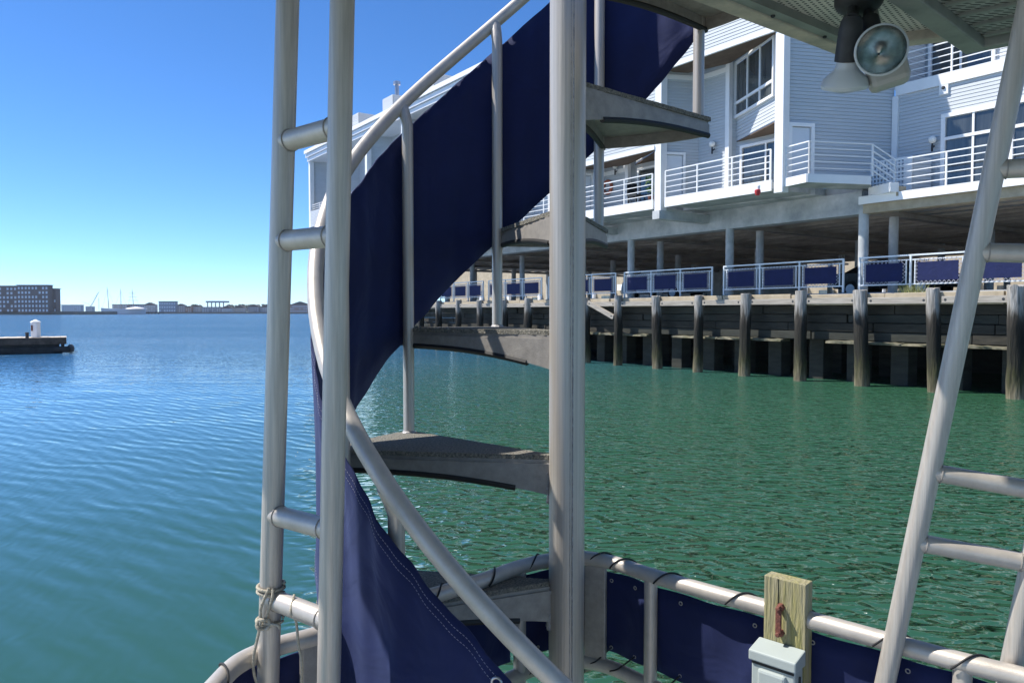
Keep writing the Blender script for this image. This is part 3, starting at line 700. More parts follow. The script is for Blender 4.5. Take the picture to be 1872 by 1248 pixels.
# ================================================================== FLOATING DOCK (left)
dk = thing('floating_dock', 'low floating dock with pale deck and dark float on the left', 'dock', (-27, 41, WATER))
dm = mat('dock_deck', (.52, .46, .38), .9, var=.15, vscale=1.5); dd = mat('dock_float', (.03, .032, .03), .8, var=.4, vscale=2)
D1 = P(122, 640, 41); zd = P(60, 617, 41).z
KL, KW = Vector((-.86, -.5, 0)).normalized(), Vector((-.5, .86, 0)).normalized()
def K(l, w_, z): return Vector((D1.x, 41, 0)) + KL * l + KW * w_ + UP * z
def kbox(name, m, l0, l1, w0, w1, z0, z1, bev=0):
    mb = MB(); mb.box(K((l0 + l1) / 2, (w0 + w1) / 2, (z0 + z1) / 2), KL * (l1 - l0) / 2, KW * (w1 - w0) / 2, UP * (z1 - z0) / 2); return mb.build(name, m, dk, bevel=bev)
for i in range(30): kbox('deck_plank', dm, i * .3, i * .3 + .285, 0, 3.2, zd - .12, zd + random.uniform(-.012, .01))
kbox('edge_beam', mat('dock_timber', (.10, .075, .055), .9, var=.4, vscale=3), 0, 9, -.08, -.005, zd - .34, zd + .02)
kbox('float', dd, .35, 9, .1, 3.1, WATER - .3, zd - .16)
kbox('rub_strip', dd, .2, 9, -.04, .095, zd - .85, zd - .5, .03)
mb = MB(); mb.tube([K(.6, -.1, zd - .62), K(-.1, -.1, zd - .62), K(-.2, .3, zd - .62), K(-.2, 2.8, zd - .62)], .17, 10); mb.build('bumper', dd, dk)
for i in range(5): kbox('bracket', dd, .1 + i * .42, .26 + i * .42, -.02, .09, zd - .5, zd - .12)
pc = P(65.5, 612, 41.5)
pd_ = thing('dock_pedestal', 'white power pedestal with pointed cap standing on the floating dock', 'pedestal', (pc.x, 41.5, zd))
mb = MB(); mb.abox(pc.x - .17, pc.x + .17, 41.33, 41.67, zd, zd + .80); mb.build('body', white, pd_, bevel=.03)
mb = MB(); mb.lathe((pc.x, 41.5, zd + .80), UP, [(0, .30), (.04, .30), (.17, .04)], 4); mb.build('cap', white, pd_)
mb = MB(); mb.abox(pc.x - .13, pc.x - .05, 41.30, 41.325, zd + .35, zd + .66); mb.build('sticker', rust, pd_)
bc = P(49.5, 615, 40.6); mb = MB(); mb.lathe((bc.x, 40.6, zd), UP, [(0, .08), (.22, .08), (.24, .1), (.28, .1), (.3, .05)], 12)
tag(mb.build('bollard', darkiron), 'short dark mooring bollard on the floating dock beside the white pedestal', 'bollard')

# ================================================================== FAR SHORE
land = mat('far_land', (.16, .15, .12), .95, var=.3, vscale=.05)
mb = MB(); mb.box((-560, 640, WATER + .8), (215, 0, 0), (0, 30, 0), (0, 0, 1.8)); struct(mb.build('far_shore_left', land))
mb = MB(); mb.box((-300, 1060, WATER + .5), (760, 0, 0), (0, 130, 0), (0, 0, 1.6)); struct(mb.build('far_shore', land))
brick = mat('far_brick', (.14, .105, .095), .8, var=.15, vscale=.1); fgrey = mat('far_grey', (.16, .18, .20), .8, var=.12, vscale=.1)
fwin = mat('far_window', (.55, .58, .62), .3, var=.3, vscale=.15); fdark = mat('far_roof', (.07, .065, .065), .8)
def far_building(px0, px1, ytop, Y, m, label, floors, cols, ybase=571, name='far_building', win=True):
    p0, p1 = P(px0, ytop, Y), P(px1, ytop, Y); zb = WATER + 1.5
    t = thing(name, label, 'building', ((p0.x + p1.x) / 2, Y, zb))
    mb = MB(); mb.abox(p0.x, p1.x, Y, Y + 6, zb, p0.z - .4); mb.build('wall', m, t)
    mb = MB()
    if name == 'far_house':
        zr = p0.z - .4; xm = (p0.x + p1.x) / 2; hr = min(4.0, (p1.x - p0.x) * .22)
        mb.add([(p0.x - .6, Y - .6, zr), (p1.x + .6, Y - .6, zr), (p1.x + .6, Y + 6.6, zr), (p0.x - .6, Y + 6.6, zr), (xm, Y - .6, zr + hr), (xm, Y + 6.6, zr + hr)], [(0, 1, 4), (2, 3, 5), (1, 2, 5, 4), (3, 0, 4, 5), (0, 3, 2, 1)])
    else: mb.abox(p0.x - .6, p1.x + .6, Y - .6, Y + 6.6, p0.z - .4, p0.z)
    mb.build('roof', fdark, t)
    if win:
        H = (p0.z - 1 - zb) / floors; Wd = (p1.x - p0.x) / cols; me = None
        for f in range(floors):
            for c in range(cols):
                if random.random() < .12: continue
                x = p0.x + (c + .5) * Wd; z = zb + (f + .55) * H
                if me is None:
                    mb = MB(); mb.abox(-Wd * .26, Wd * .26, -.12, .05, -H * .27, H * .27); o = mb.build('window', fwin, t); me = o.data
                else:
                    o = bpy.data.objects.new('window', me); col.objects.link(o); o.parent = t
                o.location = Vector((x, Y, z)) - t.location
    return t
far_building(-45, 31, 522, 610, brick, 'dark brick apartment block at the left edge of the far shore', 6, 11)
far_building(31, 88, 520.5, 606, brick, 'dark six-storey apartment block with overhanging roof on the far shore', 6, 9)
far_building(88, 102, 527, 612, brick, 'lower right wing of the dark apartment block on the far shore', 5, 3)
spec_far = [(112, 148, 557, 900, 'far_shed', 'long grey shed roof right of the dark apartment block'), (205, 232, 556, 980, 'far_shed', 'grey shed behind the tall ship, left of its middle mast'),
            (236, 262, 556, 985, 'far_shed', 'grey shed behind the tall ship stern'), (262, 284, 557, 960, 'far_house', 'blocky grey building between the tall ship and the dark green-roofed block'),
            (290, 321, 550.5, 930, 'far_building', 'dark blue-grey block standing alone on the far shore'), (322, 338, 558, 960, 'far_house', 'narrow pale house right of the dark blue-grey block'),
            (339, 350, 561, 950, 'far_house', 'small tan house near the middle of the far shore'), (352, 366, 560, 955, 'far_house', 'small grey house left of the long flat-roofed hall'),
            (369, 404, 561, 940, 'far_hall', 'pale hall under the flat steel roof on the far shore'), (405, 425, 563, 935, 'far_house', 'low white house right of the pale hall'),
            (426, 448, 562, 950, 'far_house', 'grey-blue row of low houses left of the boat upright'), (452, 473, 560, 965, 'far_house', 'dark grey house just left of the boat upright'),
            (475, 500, 561, 970, 'far_house', 'house half hidden behind the boat upright'), (530, 566, 556.5, 900, 'far_house', 'red and grey building between boat upright and stair rail')]
fpal = [mat('far_a', (.42, .43, .43), .9), mat('far_b', (.50, .47, .43), .9), mat('far_c', (.24, .27, .31), .9), mat('far_d', (.36, .22, .18), .9)]
for i, (a, b, yt, Y, nm, lb) in enumerate(spec_far):
    far_building(a, b, yt, Y, fpal[(2 if i == 4 else 3 if i in (6, 13) else i % 3)], lb, 3, max(3, int((b - a) / 4)), name=nm)
# flat steel roof on posts above the pale hall
t = thing('steel_canopy', 'flat steel roof on posts above the pale hall on the far shore', 'canopy', (P(390, 555, 945).x, 945, 0))
a, b = P(376, 550, 945), P(411, 553, 945)
mb = MB(); mb.abox(a.x, b.x, 945, 960, b.z, a.z); mb.build('roof', fpal[2], t)
for i in range(5):
    x = a.x + 2 + (b.x - a.x - 4) * i / 4; mb = MB(); mb.abox(x - .5, x + .5, 945.4, 946.4, WATER + 2, b.z); mb.build('post', fpal[2], t)
# trees along the far shore: leaf clumps
leaf = mat('far_foliage', (.075, .095, .065), .9, vscale=.15, c2=(.04, .055, .045))
def far_tree(px, ytop, Y, wd, label):
    c = P(px, ytop, Y); h = c.z - WATER - 1.5; t = thing('far_tree', label, 'tree', (c.x, Y, WATER + 1.5), 'trees on the far shore')
    mb = MB(); mb.tube([(c.x, Y, WATER + 1.4), (c.x + .3, Y, WATER + 1.5 + h * .6)], [.5, .25], 6); mb.build('trunk', fdark, t)
    mb = MB()
    for _ in range(150):
        g = random.uniform(0, 6.28); rr = random.random() ** .5; z = random.random()
        x = c.x + wd * rr * math.cos(g) * (1 - .5 * z * z); y = Y + wd * .6 * rr * math.sin(g); zz = WATER + 1.5 + h * (.18 + .80 * z)
        u = Vector((random.gauss(0, 1), random.gauss(0, 1), random.gauss(0, 1))).normalized(); v = u.orthogonal().normalized(); q = random.uniform(.6, 1.5)
        p = Vector((x, y, zz)); mb.quad(p - u * q, p + v * q * .7, p + u * q, p - v * q * .7)
    mb.build('crown', leaf, t)
for i, (px, yt) in enumerate(((326, 557), (333, 558), (355, 556), (363, 557), (415, 559), (421, 557), (433, 558), (441, 556), (446, 557), (456, 556), (463, 556.5), (470, 557), (482, 556), (495, 557), (538, 556))):
    far_tree(px, yt, 1000 + i % 3 * 12, 7, 'far shore tree rising above the low roofs, %s of the trees from the left' % ordn[i])
# tall ship
hullw = mat('ship_white', (.62, .64, .66), .6, var=.05); mast_m = mat('mast', (.20, .17, .14), .7)
ship = thing('tall_ship', 'three-masted white tall ship moored on the far shore', 'ship', (P(230, 572, 690).x, 690, WATER))
a, b = P(186, 570, 690), P(266, 570, 690); zt = P(230, 564.5, 690).z
mb = MB(); n = 12; vs = []
for i in range(n + 1):
    x = a.x + (b.x - a.x) * i / n; k = math.sin(math.pi * min(.98, max(.05, i / n))) ** .5; sh = zt + .9 * (2 * i / n - 1) ** 2
    vs += [(x, 690 - 3.2 * k, sh), (x, 690 - 2.2 * k, WATER - .2), (x, 690 + 2.2 * k, WATER - .2), (x, 690 + 3.2 * k, sh)]
mb.add(vs, [(i * 4 + j, i * 4 + (j + 1) % 4, i * 4 + 4 + (j + 1) % 4, i * 4 + 4 + j) for i in range(n) for j in range(4)] + [(0, 1, 2, 3), (n * 4, n * 4 + 1, n * 4 + 2, n * 4 + 3)])
mb.build('hull', hullw, ship)
for i, (px, yt, lean) in enumerate(((197.5, 525, -3.5), (221, 528, -1), (243, 528.5, -3))):
    tp = P(px + lean * .5, yt, 690); bt = P(px, 566, 690); bt = P(px - lean * .5, 566, 690)
    mb = MB(); mb.tube([bt, tp], [.32, .16], 6); ms = mb.build('mast', mast_m, ship)
    if i == 2:
        for f, wd in ((.45, 5), (.62, 4), (.8, 3)):
            c = bt.lerp(tp, f); mb = MB(); mb.tube([c - Vector((wd, 0, 0)), c + Vector((wd, 0, 0))], .12, 6); mb.build('yard', mast_m, ms)
    mb = MB()
    for e in (-6, 6): mb.tube([tp.lerp(bt, .1), (bt.x + e, 690, zt + 1)], .05, 4)
    mb.build('stay', mast_m, ms)
c = P(247, 566, 688); mb = MB(); mb.lathe((c.x, 690, zt), UP, [(0, 9), (.5, 8.4), (1.3, 5), (2.0, .4)], 14); mb.build('deck_tent', white, ship)
# crane, light mast, pier under the ship
crn = thing('harbour_crane', 'lattice boom harbour crane left of the tall ship', 'crane', (P(166, 570, 760).x, 760, WATER + 1.5))
mb = MB(); p, q = P(166, 560, 760), P(181, 533, 760)
for dx in (-.6, .6): mb.tube([p + Vector((dx, 0, 0)), q], .16, 5)
for i in range(12):
    u, v = p.lerp(q, i / 12), p.lerp(q, (i + 1) / 12); mb.tube([u + Vector((-.5, 0, 0)), v + Vector((.4, 0, 0))], .1, 4)
mb.build('boom', fpal[0], crn)
mb = MB(); mb.tube([P(166, 560, 760), P(161, 555, 760), P(151, 552, 760)], .16, 5); mb.tube([P(161, 555, 760), q], .06, 4); mb.build('mast', fpal[0], crn)
c = P(165, 565, 760); mb = MB(); mb.abox(c.x - 3, c.x + 3, 757, 763, WATER + 1.5, P(165, 560, 760).z); mb.build('cab', fpal[1], crn)
c = P(180.5, 544, 750); mb = MB(); mb.tube([(c.x, 750, WATER + 1), c], .2, 6); tag(mb.build('light_mast', fpal[0]), 'thin light mast just left of the tall ship', 'mast')
a, b = P(140, 571, 700), P(292, 571, 700)
t = thing('far_pier', 'dark timber pier behind the tall ship on the far shore', 'pier', ((a.x + b.x) / 2, 700, WATER))
mb = MB(); mb.abox(a.x, b.x, 697, 708, WATER + 1.2, WATER + 2.2); mb.build('deck', fdark, t)
for i in range(26):
    x = a.x + (b.x - a.x) * i / 25; mb = MB(); mb.abox(x - .35, x + .35, 697.2, 698, WATER - 1, WATER + 1.2); mb.build('pile', fdark, t)

# ================================================================== BOAT: spiral stair
XC, YC = .137, 1.9
def hel(th, r): g = R(th); return (XC - r * math.sin(g), YC - r * math.cos(g))
RISE = .312
def rail_z(th): return .61 + (th - 130) / 32 * RISE - (.035 if th < 60 else .035 * max(0, (98 - th) / 38))
RB, RH = .58, .605
DECK = -1.61
stair = thing('spiral_staircase', 'grey metal spiral staircase with carpeted treads and navy canvas around its rail', 'staircase', (XC, YC, DECK))
mb = MB(); mb.lathe((XC, YC, DECK), UP, [(0, .0445), (4.2, .0445)], 40); colm = mb.build('column', aluv, stair)
for g, ww in ((14, .004), (6, .002)):
    gx, gy = XC + .0447 * math.sin(R(g)), YC - .0447 * math.cos(R(g)); mb = MB(); mb.tube([(gx, gy, DECK), (gx, gy, 2.5)], ww / 2, 6); mb.build('seam', weldm, colm)
treads = []
for k, (a0, z) in enumerate([(2 + 32 * i, -1.304 + RISE * i) for i in range(10)]):
    a1 = a0 + 32; steps = 6
    r0, r1 = .040, .602
    # top plate with a rounded outer edge
    mb = MB(); poly = [hel(a0 + 4, r0)] + [hel(a0 + 1 + (33) * i / steps, r1) for i in range(steps + 1)] + [hel(a1 - 4, r0)]
    mb.prism(poly, z - .012, z - .003)
    # radial side plates with a curved lower edge
    for (aa, inn) in ((a0 + 1, a0 + 3), (a1 + 2, a1 - 2)):
        m = 12; vs = []
        for i in range(m + 1):
            f = i / m; p = Vector((*hel(inn, r0), 0)).lerp(Vector((*hel(aa, r1), 0)), f)
            h = .080 - .048 * f ** .8 - .012 * math.sin(math.pi * f)
            d = (Vector((*hel(aa + 90, 1), 0)) - Vector((XC, YC, 0))).normalized() * .004
            vs += [p + d + UP * (z - .0121), p - d + UP * (z - .0121), p - d + UP * (z - .0121 - h), p + d + UP * (z - .0121 - h)]
        mb.add(vs, [(i * 4 + j, i * 4 + (j + 1) % 4, i * 4 + 4 + (j + 1) % 4, i * 4 + 4 + j) for i in range(m) for j in range(4)] + [(0, 1, 2, 3), (m * 4, m * 4 + 1, m * 4 + 2, m * 4 + 3)])
    # outer lip
    vs = []
    for i in range(steps + 1):
        for rr, zz in ((r1 - .006, z - .0122), (r1 - .001, z - .0122), (r1 - .001, z - .046), (r1 - .006, z - .046)):
            x, y = hel(a0 + 1 + 33 * i / steps, rr); vs.append((x, y, zz))
    mb.add(vs, [(i * 4 + j, i * 4 + (j + 1) % 4, i * 4 + 4 + (j + 1) % 4, i * 4 + 4 + j) for i in range(steps) for j in range(4)])
    tr = mb.build('tread', alu2, stair, smooth=False); treads.append(tr)
    # rolled lower edge, coloured black as the shadow under the plate
    for (aa, inn) in ((a0 + 1, a0 + 3), (a1 + 2, a1 - 2)):
        pts = []
        for i in range(13):
            f = i / 12; p = Vector((*hel(inn, r0), 0)).lerp(Vector((*hel(aa, r1), 0)), .16 + .84 * f); ff = .16 + .84 * f
            h = .080 - .048 * ff ** .8 - .012 * math.sin(math.pi * ff); pts.append(p + UP * (z - .012 - h))
        mb = MB(); mb.tube(pts, .0085, 8); mb.build('shadow_lip', black, tr)
    # carpet with an uneven pile edge
    mb = MB(); pl = [hel(a0 + 4, r0 + .006)] + [hel(a0 + .4 + 34.2 * i / 14, r1 + .004 + random.uniform(-.003, .003)) for i in range(15)] + [hel(a1 - 4, r0 + .006)]
    ed = []
    for i in range(len(pl)):
        p, q = Vector(pl[i]), Vector(pl[(i + 1) % len(pl)]); m = max(1, int((q - p).length / .012))
        for j in range(m): ed.append(p.lerp(q, j / m) + Vector((random.uniform(-.0018, .0018), random.uniform(-.0018, .0018))))
    mb.prism([tuple(p) for p in ed], z - .0028, z + .009)
    mb.build('carpet', carpet, tr)
    # weld bead against the column
    for aa in (a0 + 4, a1 - 4):
        mb = MB(); pts = [Vector((*hel(aa, .0465), z - .012 - .10 * i / 8)) + Vector((random.uniform(-.002, .002), random.uniform(-.002, .002), 0)) for i in range(9)]
        mb.tube(pts, [.005 + random.uniform(-.0015, .002) for _ in pts], 7); mb.build('weld_bead', weldm, tr)
bal = [4 + 0, 38, 66, 98, 130, 161.5, 194, 226, 258, 290]
for i, th in enumerate(bal):
    z0 = -1.304 + RISE * (i - 1) + .009; x, y = hel(th, RB)
    if i == 0: z0 = DECK
    zt = rail_z(th) - .005
    mb = MB(); xr, yr = hel(th, RH)
    mb.tube([(x, y, z0), (x, y, zt - .06), (x * .6 + xr * .4, y * .6 + yr * .4, zt - .03), (xr, yr, zt)], [.0165, .0165, .0175, .019], 16); b = mb.build('baluster', aluv, stair)
    mb = MB(); mb.lathe((x, y, z0 - .002), UP, [(0, .022), (.005, .019), (.008, .0165)], 16); mb.build('weld_bead', weldm, b)
pts = [(XC - .0, YC - RH - .015, DECK)] if False else []
pts = []
for i in range(-2, 100):
    th = -14 + i * 3.2; x, y = hel(th, RH); pts.append((x, y, rail_z(th)))
mb = MB(); mb.tube(pts, .0185, 18); hr = mb.build('handrail', alu, stair)
# canvas skirt: the navy strip that follows the rail outside the balusters
def skirt_pt(th, f):
    wv = .004 * math.sin(th * .21 + 2 * f) + .003 * math.sin(th * .53 + 5 * f)
    wv += 0.0018 * math.sin(th * 1.15) * (1 - f) ** 2 + .002 * math.sin(th * .8 + 1) * f ** 2
    wv -= .012 * math.sin(math.pi * f) * abs(math.sin(R((th - 130) / 32 * 180)))
    r = RB + .030 + wv; x, y = hel(th, r)
    top = rail_z(th) - .072 - .013 * min(1, max(0, (th - 20) / 40)) - .003 * abs(math.sin(R(th * 16.9))); bot = rail_z(th) - .70 + .003 * abs(math.sin(R(th * 16.9)))
    return Vector((x, y, top + (bot - top) * f))
TH = [13 + 1.1 * i for i in range(215)]; NF = 10
mb = MB(); vs = []; fs = []; mrow = NF + 1
for th in TH:
    for j in range(mrow): vs.append(skirt_pt(th, j / NF))
for i in range(len(TH) - 1):
    for j in range(NF): fs.append((i * mrow + j, i * mrow + j + 1, (i + 1) * mrow + j + 1, (i + 1) * mrow + j))
mb.add(vs, fs); mb.sm = True
sk = mb.build('canvas_skirt', canvas, stair); sd = sk.modifiers.new('thickness', 'SOLIDIFY'); sd.thickness = .0035; sd.offset = 0
mb = MB()
for f in (.03, .058, .955):
    for i in range(430):
        th = 14 + i * .5
        a, b = skirt_pt(th, f), skirt_pt(th + .3, f); c = Vector((XC, YC, 0)); out = Vector((a.x - XC, a.y - YC, 0)).normalized() * .0024
        mb.bar(a + out, b + out, .0005, .0005)
stuff(mb.build('stitching', thread, sk))
for th, f in ((15.5, .045), (15.5, .5), (15.5, .93)):
    c = skirt_pt(th, f); out = Vector((c.x - XC, c.y - YC, 0)).normalized()
    mb = MB(); mb.tube([c + out * .004 + (Vector((-out.y, out.x, 0)) * math.cos(g) + UP * math.sin(g)) * .009 for g in [2 * math.pi * i / 16 for i in range(17)]], .0025, 8, cap=False); mb.build('grommet', rim_m, sk)
c = skirt_pt(15.5, .045); e = Vector((*hel(4, RH), rail_z(4))); d = Vector((*hel(-2, .5), -.86))
for dz in (0, .012):
    mb = MB(); mb.tube(smooth_path([c, c.lerp(d, .5) + Vector((0, 0, -.02 - dz)), d + Vector((0, 0, -dz))]), .003, 6); mb.build('lashing', cord, sk)

# ================================================================== BOAT: truss frames
def frame(label, legs, ties, rad, cat='frame'):
    base = legs[0][0]
    t = thing('support_frame', label, 'support frame', base, 'tube frames holding the upper deck')
    for (p, q) in legs:
        d = (q - p); mb = MB(); mb.tube([p - d * .28, p, p.lerp(q, .5), q, q + d * .5], rad, 28); u = mb.build('upright', aluv, t)
    for (p, q) in ties:
        d = (q - p).normalized()
        mb = MB(); mb.tube([p, p.lerp(q, .5), q], rad * .92, 24); tb = mb.build('tie_tube', alu, t)
        for e, sg in ((p, 1), (q, -1)):
            mb = MB(); c = e + d * sg * rad * 1.02; nx = d.orthogonal().normalized(); ny = d.cross(nx)
            mb.tube([c + (nx * math.cos(g) + ny * math.sin(g)) * rad * .95 for g in [2 * math.pi * i / 20 for i in range(21)]], rad * .07, 6, cap=False); mb.build('weld_bead', alu2, tb)
    return t
la, lb = P(490, 1248, 1.435), P(526, 0, 1.40); fa, fb_ = P(601, 1248, 1.335), P(626, 0, 1.30)
def on(p, q, py):     # point on a leg at a given picture height
    for i in range(60):
        pass
    lo, hi = 0.0, 1.0
    for i in range(40):
        m = (lo + hi) / 2; c = p.lerp(q, m)
        yy = 624 - F * ((c.z * math.cos(PITCH) + c.y * math.sin(PITCH)) / (c.y * math.cos(PITCH) - c.z * math.sin(PITCH)))
        if yy > py: lo = m
        else: hi = m
    return p.lerp(q, lo)
ties = [(on(la, lb, y0), on(fa, fb_, y1)) for y0, y1 in ((260, 232), (441, 431), (940, 968), (1093, 1135))]
frame('two-tube metal support frame with short ties, rope tied low, left of the spiral stair', [(la, lb), (fa, fb_)], ties, .0205)
ra, rb = P(1618, 1248, 1.47), P(1872, 50, 1.37); qa, qb = P(1842, 1248, 1.40), P(2085, 50, 1.30)
ties = [(on(ra, rb, y0), on(qa, qb, y1)) for y0, y1 in ((461, 466), (862, 900), (990, 1030), (310, 300))]
frame('leaning two-tube metal support frame with ladder-like ties at the right edge', [(ra, rb), (qa, qb)], ties, .0185)

# rope tied round the left upright
mb = MB(); rope = None
t = thing('tied_rope', 'thin pale rope knotted round the left upright and hanging down', 'rope', on(la, lb, 1070))
c = on(la, lb, 1066); ax = (lb - la).normalized(); rr = .0205 + .004
def loop(c, turns, dz, r, ph=0):
    return [c + Vector((math.cos(g + ph) * r, math.sin(g + ph) * r, dz * g / 6.283)) for g in [2 * math.pi * turns * i / (24 * turns) for i in range(int(24 * turns) + 1)]]
mb = MB(); mb.tube(loop(c, 2, -.008, rr), .0030, 8); mb.build('coil', ropem, t)
c2_ = on(la, lb, 1128); mb = MB(); mb.tube(loop(c2_, 1, -.006, rr), .0028, 8); mb.build('coil', ropem, t)
front = Vector((.1, -.99, 0))
k0 = c + Vector((.012, -rr, 0)); k1 = c2_ + Vector((-.002, -rr - .003, 0))
mb = MB(); mb.tube(smooth_path([k0, k0.lerp(k1, .3) + Vector((.004, -.006, 0)), k1]), .0028, 8); mb.tube(smooth_path([k0 + Vector((-.008, 0, 0)), k0.lerp(k1, .5) + Vector((-.012, -.006, 0)), k1 + Vector((-.006, 0, 0))]), .0028, 8); mb.build('strand', ropem, t)
mb = MB(); mb.tube(smooth_path([k1 + Vector((math.cos(g) * .012, -.004 + .004 * math.sin(3 * g), math.sin(g) * .010)) for g in [2 * math.pi * i / 8 for i in range(10)]]), .0034, 8); mb.build('knot', ropem, t)
mb = MB(); mb.tube(smooth_path([k1, P(507, 1142, 1.395), P(512, 1148, 1.395)]), [.0026] * 17, 8); mb.build('tail', ropem, t)
mb = MB(); mb.tube(smooth_path([k1 + Vector((-.006, 0, .02)), P(474, 1150, 1.40), P(463, 1205, 1.405), P(467, 1240, 1.405), P(478, 1258, 1.40)]), .0028, 8); mb.build('strand', ropem, t)
tm = on(la, lb, 1093).lerp(on(fa, fb_, 1135), .42) ; 
mb = MB(); mb.tube(smooth_path([tm + Vector((0, .0, .024)), tm + Vector((0, -.024, 0)), P(541, 1135, 1.385), P(546, 1180, 1.39), P(552, 1215, 1.39), P(549, 1275, 1.39)]), .0026, 8); mb.build('strand', ropem, t)

# ================================================================== BOAT: bow railing with canvas
RZ, RL = -.655, -.935
rp = [(330, 1330), (395, 1252), (440, 1210), (510, 1180), (590, 1158), (740, 1105), (880, 1061), (950, 1036), (1003, 1024), (1060, 1019), (1120, 1028), (1190, 1051), (1290, 1080), (1400, 1110), (1480, 1132), (1620, 1171), (1760, 1210), (1880, 1240), (2100, 1300)]
top = []
for (x, y) in rp: top.append(PZ(x, y, RZ))
tops = smooth_path(top, 8)
brl = thing('bow_railing', 'curved pale metal bow railing with navy canvas panels around the stair', 'railing', (0.15, 2.05, DECK))
mb = MB(); mb.tube(tops, .0185, 20); mb.build('top_rail', alu, brl)
lows = [Vector((p.x, p.y, RL)) for p in tops]
mb = MB(); mb.tube(lows, .0185, 18); mb.build('bottom_rail', alu, brl)
def path_at(px):
    best = min(range(len(tops)), key=lambda i: abs((tops[i].x / tops[i].y) * F + 936 - px)); p = tops[best]
    d = (tops[min(best + 1, len(tops) - 1)] - tops[max(best - 1, 0)]).normalized(); return best, p, d
cen = Vector((.2, 0.9, 0))
def outward(p, d):
    n = Vector((d.y, -d.x, 0)).normalized(); return n if n.dot(Vector((p.x, p.y, 0)) - cen) > 0 else -n
posts = [(360, .018), (568, .032), (745, .02), (952, .016), (1090, .030), (1191, .0115), (1770, .016)]
for px, hw in posts:
    i, p, d = path_at(px); mb = MB()
    if hw > .02:
        mb.box((p.x, p.y, (RZ + RL) / 2), d * hw, outward(p, d) * .008, UP * ((RZ - RL) / 2 - .012)); mb.build('plate', alu2, brl, bevel=.004)
    else:
        mb.tube([(p.x, p.y, RZ - .01), (p.x, p.y, (RZ + RL) / 2), (p.x, p.y, DECK + .02)], .0165, 18); mb.build('post', alu, brl)
bounds = [334, 372, 552, 590, 735, 760, 940, 965, 1070, 1105, 1178, 1205, 1488, 1515, 1758, 1790, 2080]
segs = [(372, 555), (585, 735), (757, 942), (962, 1085), (1096, 1186), (1197, 1760), (1782, 2080)]
for a, b in segs:
    i0, i1 = path_at(a)[0], path_at(b)[0]
    if i1 - i0 < 2: continue
    idx = list(range(i0, i1 + 1)); mb = MB(); vs = []; m = 7
    for i in idx:
        p = tops[i]; d = (tops[min(i + 1, len(tops) - 1)] - tops[max(i - 1, 0)]).normalized(); o_ = outward(p, d)
        for j in range(m):
            f = j / (m - 1); bl = .004 * math.sin(i * .7 + f * 3)
            vs.append(p + o_ * (.022 + bl) + UP * (-.034 - f * .215))
    mb.add(vs, [(i * m + j, i * m + j + 1, (i + 1) * m + j + 1, (i + 1) * m + j) for i in range(len(idx) - 1) for j in range(m - 1)]); mb.sm = True
    cp = mb.build('canvas_panel', canvas, brl); sd = cp.modifiers.new('thickness', 'SOLIDIFY'); sd.thickness = .003; sd.offset = 0
    ng = max(2, round((tops[i1] - tops[i0]).length / .16))
    for g in range(ng):
        i = int(i0 + (i1 - i0) * (g + .5) / ng); p = tops[i]; d = (tops[i + 1] - tops[i - 1]).normalized(); o_ = outward(p, d)
        for dz in (-.055, -.235):
            c = p + o_ * .018 + UP * dz
            mb = MB(); mb.tube([c + (d * math.cos(q) + UP * math.sin(q)) * .0042 for q in [2 * math.pi * k / 12 for k in range(13)]], .0014, 6, cap=False); mb.build('grommet', weldm, cp)
        # black cord from the eyelet over the rail and back
        r = .0212; pts = []
        for k in range(15):
            q = k / 14; ang = -.5 + q * 3.6; c = p + d * (-.055 + .07 * q)
            pts.append(c - o_ * math.cos(ang) * r + UP * math.sin(ang) * r)
        pts = [p + o_ * .018 + d * .0 + UP * -.055] + pts[::-1] if False else pts
        mb = MB(); mb.tube(pts, .0022, 6); mb.build('lacing_cord', cord, brl)
        c = p + o_ * .016 + UP * -.235; e = Vector((p.x, p.y, RL)) - o_ * .022 - d * .05
        mb = MB(); mb.tube(smooth_path([c, c.lerp(e, .5) - o_ * .012 + UP * -.008, e]), .002, 6); mb.build('lacing_cord', cord, brl)

# ================================================================== BOAT: timber post, hasp, meter box
u = Vector((.73, -.69, 0)).normalized(); nf = Vector((-.69, -.73, 0)).normalized()
TL = P(1397, 1050, 1.655)
pw, pt = .0925, .036
plank = thing('timber_post', 'mossy upright timber plank with rusty hasp inside the bow railing', 'post', TL + u * pw / 2 + UP * (DECK - TL.z))
mb = MB(); mb.box(TL + u * pw / 2 - nf * pt / 2 + UP * (DECK - TL.z) / 2, u * pw / 2, nf * pt / 2, UP * (TL.z - DECK) / 2); mb.build('board', postm, plank, bevel=.002)
hc = TL + u * .040 + UP * -.088
hs = MB(); hs.box(hc + nf * .014, u * .0062, nf * .003, UP * .026); hb = hs.build('hasp', rust, plank, bevel=.0015)
for dz in (.028, -.028):
    mb = MB(); mb.lathe(hc + UP * dz, nf, [(0, .0085), (.008, .0085), (.010, .006), (.020, .0055), (.022, .003)], 6); mb.build('bolt', rust, hb)
mb = MB(); mb.tube([TL + u * .032 + nf * .0006 + UP * -.001, TL + u * .033 + nf * .0006 + UP * -.085], .0009, 4); mb.build('crack', black, plank)
bx0 = PZ(1377, 1178, TL.z - .135)
BT = TL.z - .150; bw = .104; bd = .05
c0 = TL + u * (pw / 2 - .003); c0.z = 0; c0 = c0 + nf * (bd / 2 + .001)
box_ = thing('meter_box', 'light grey electrical box with overhanging lid on the timber post', 'electrical box', c0 + UP * (BT - .3))
mb = MB(); mb.box(c0 + UP * (BT - .17), u * (bw / 2 - .004), nf * (bd / 2 - .004), UP * .15); mb.build('body', boxgrey, box_, bevel=.004)
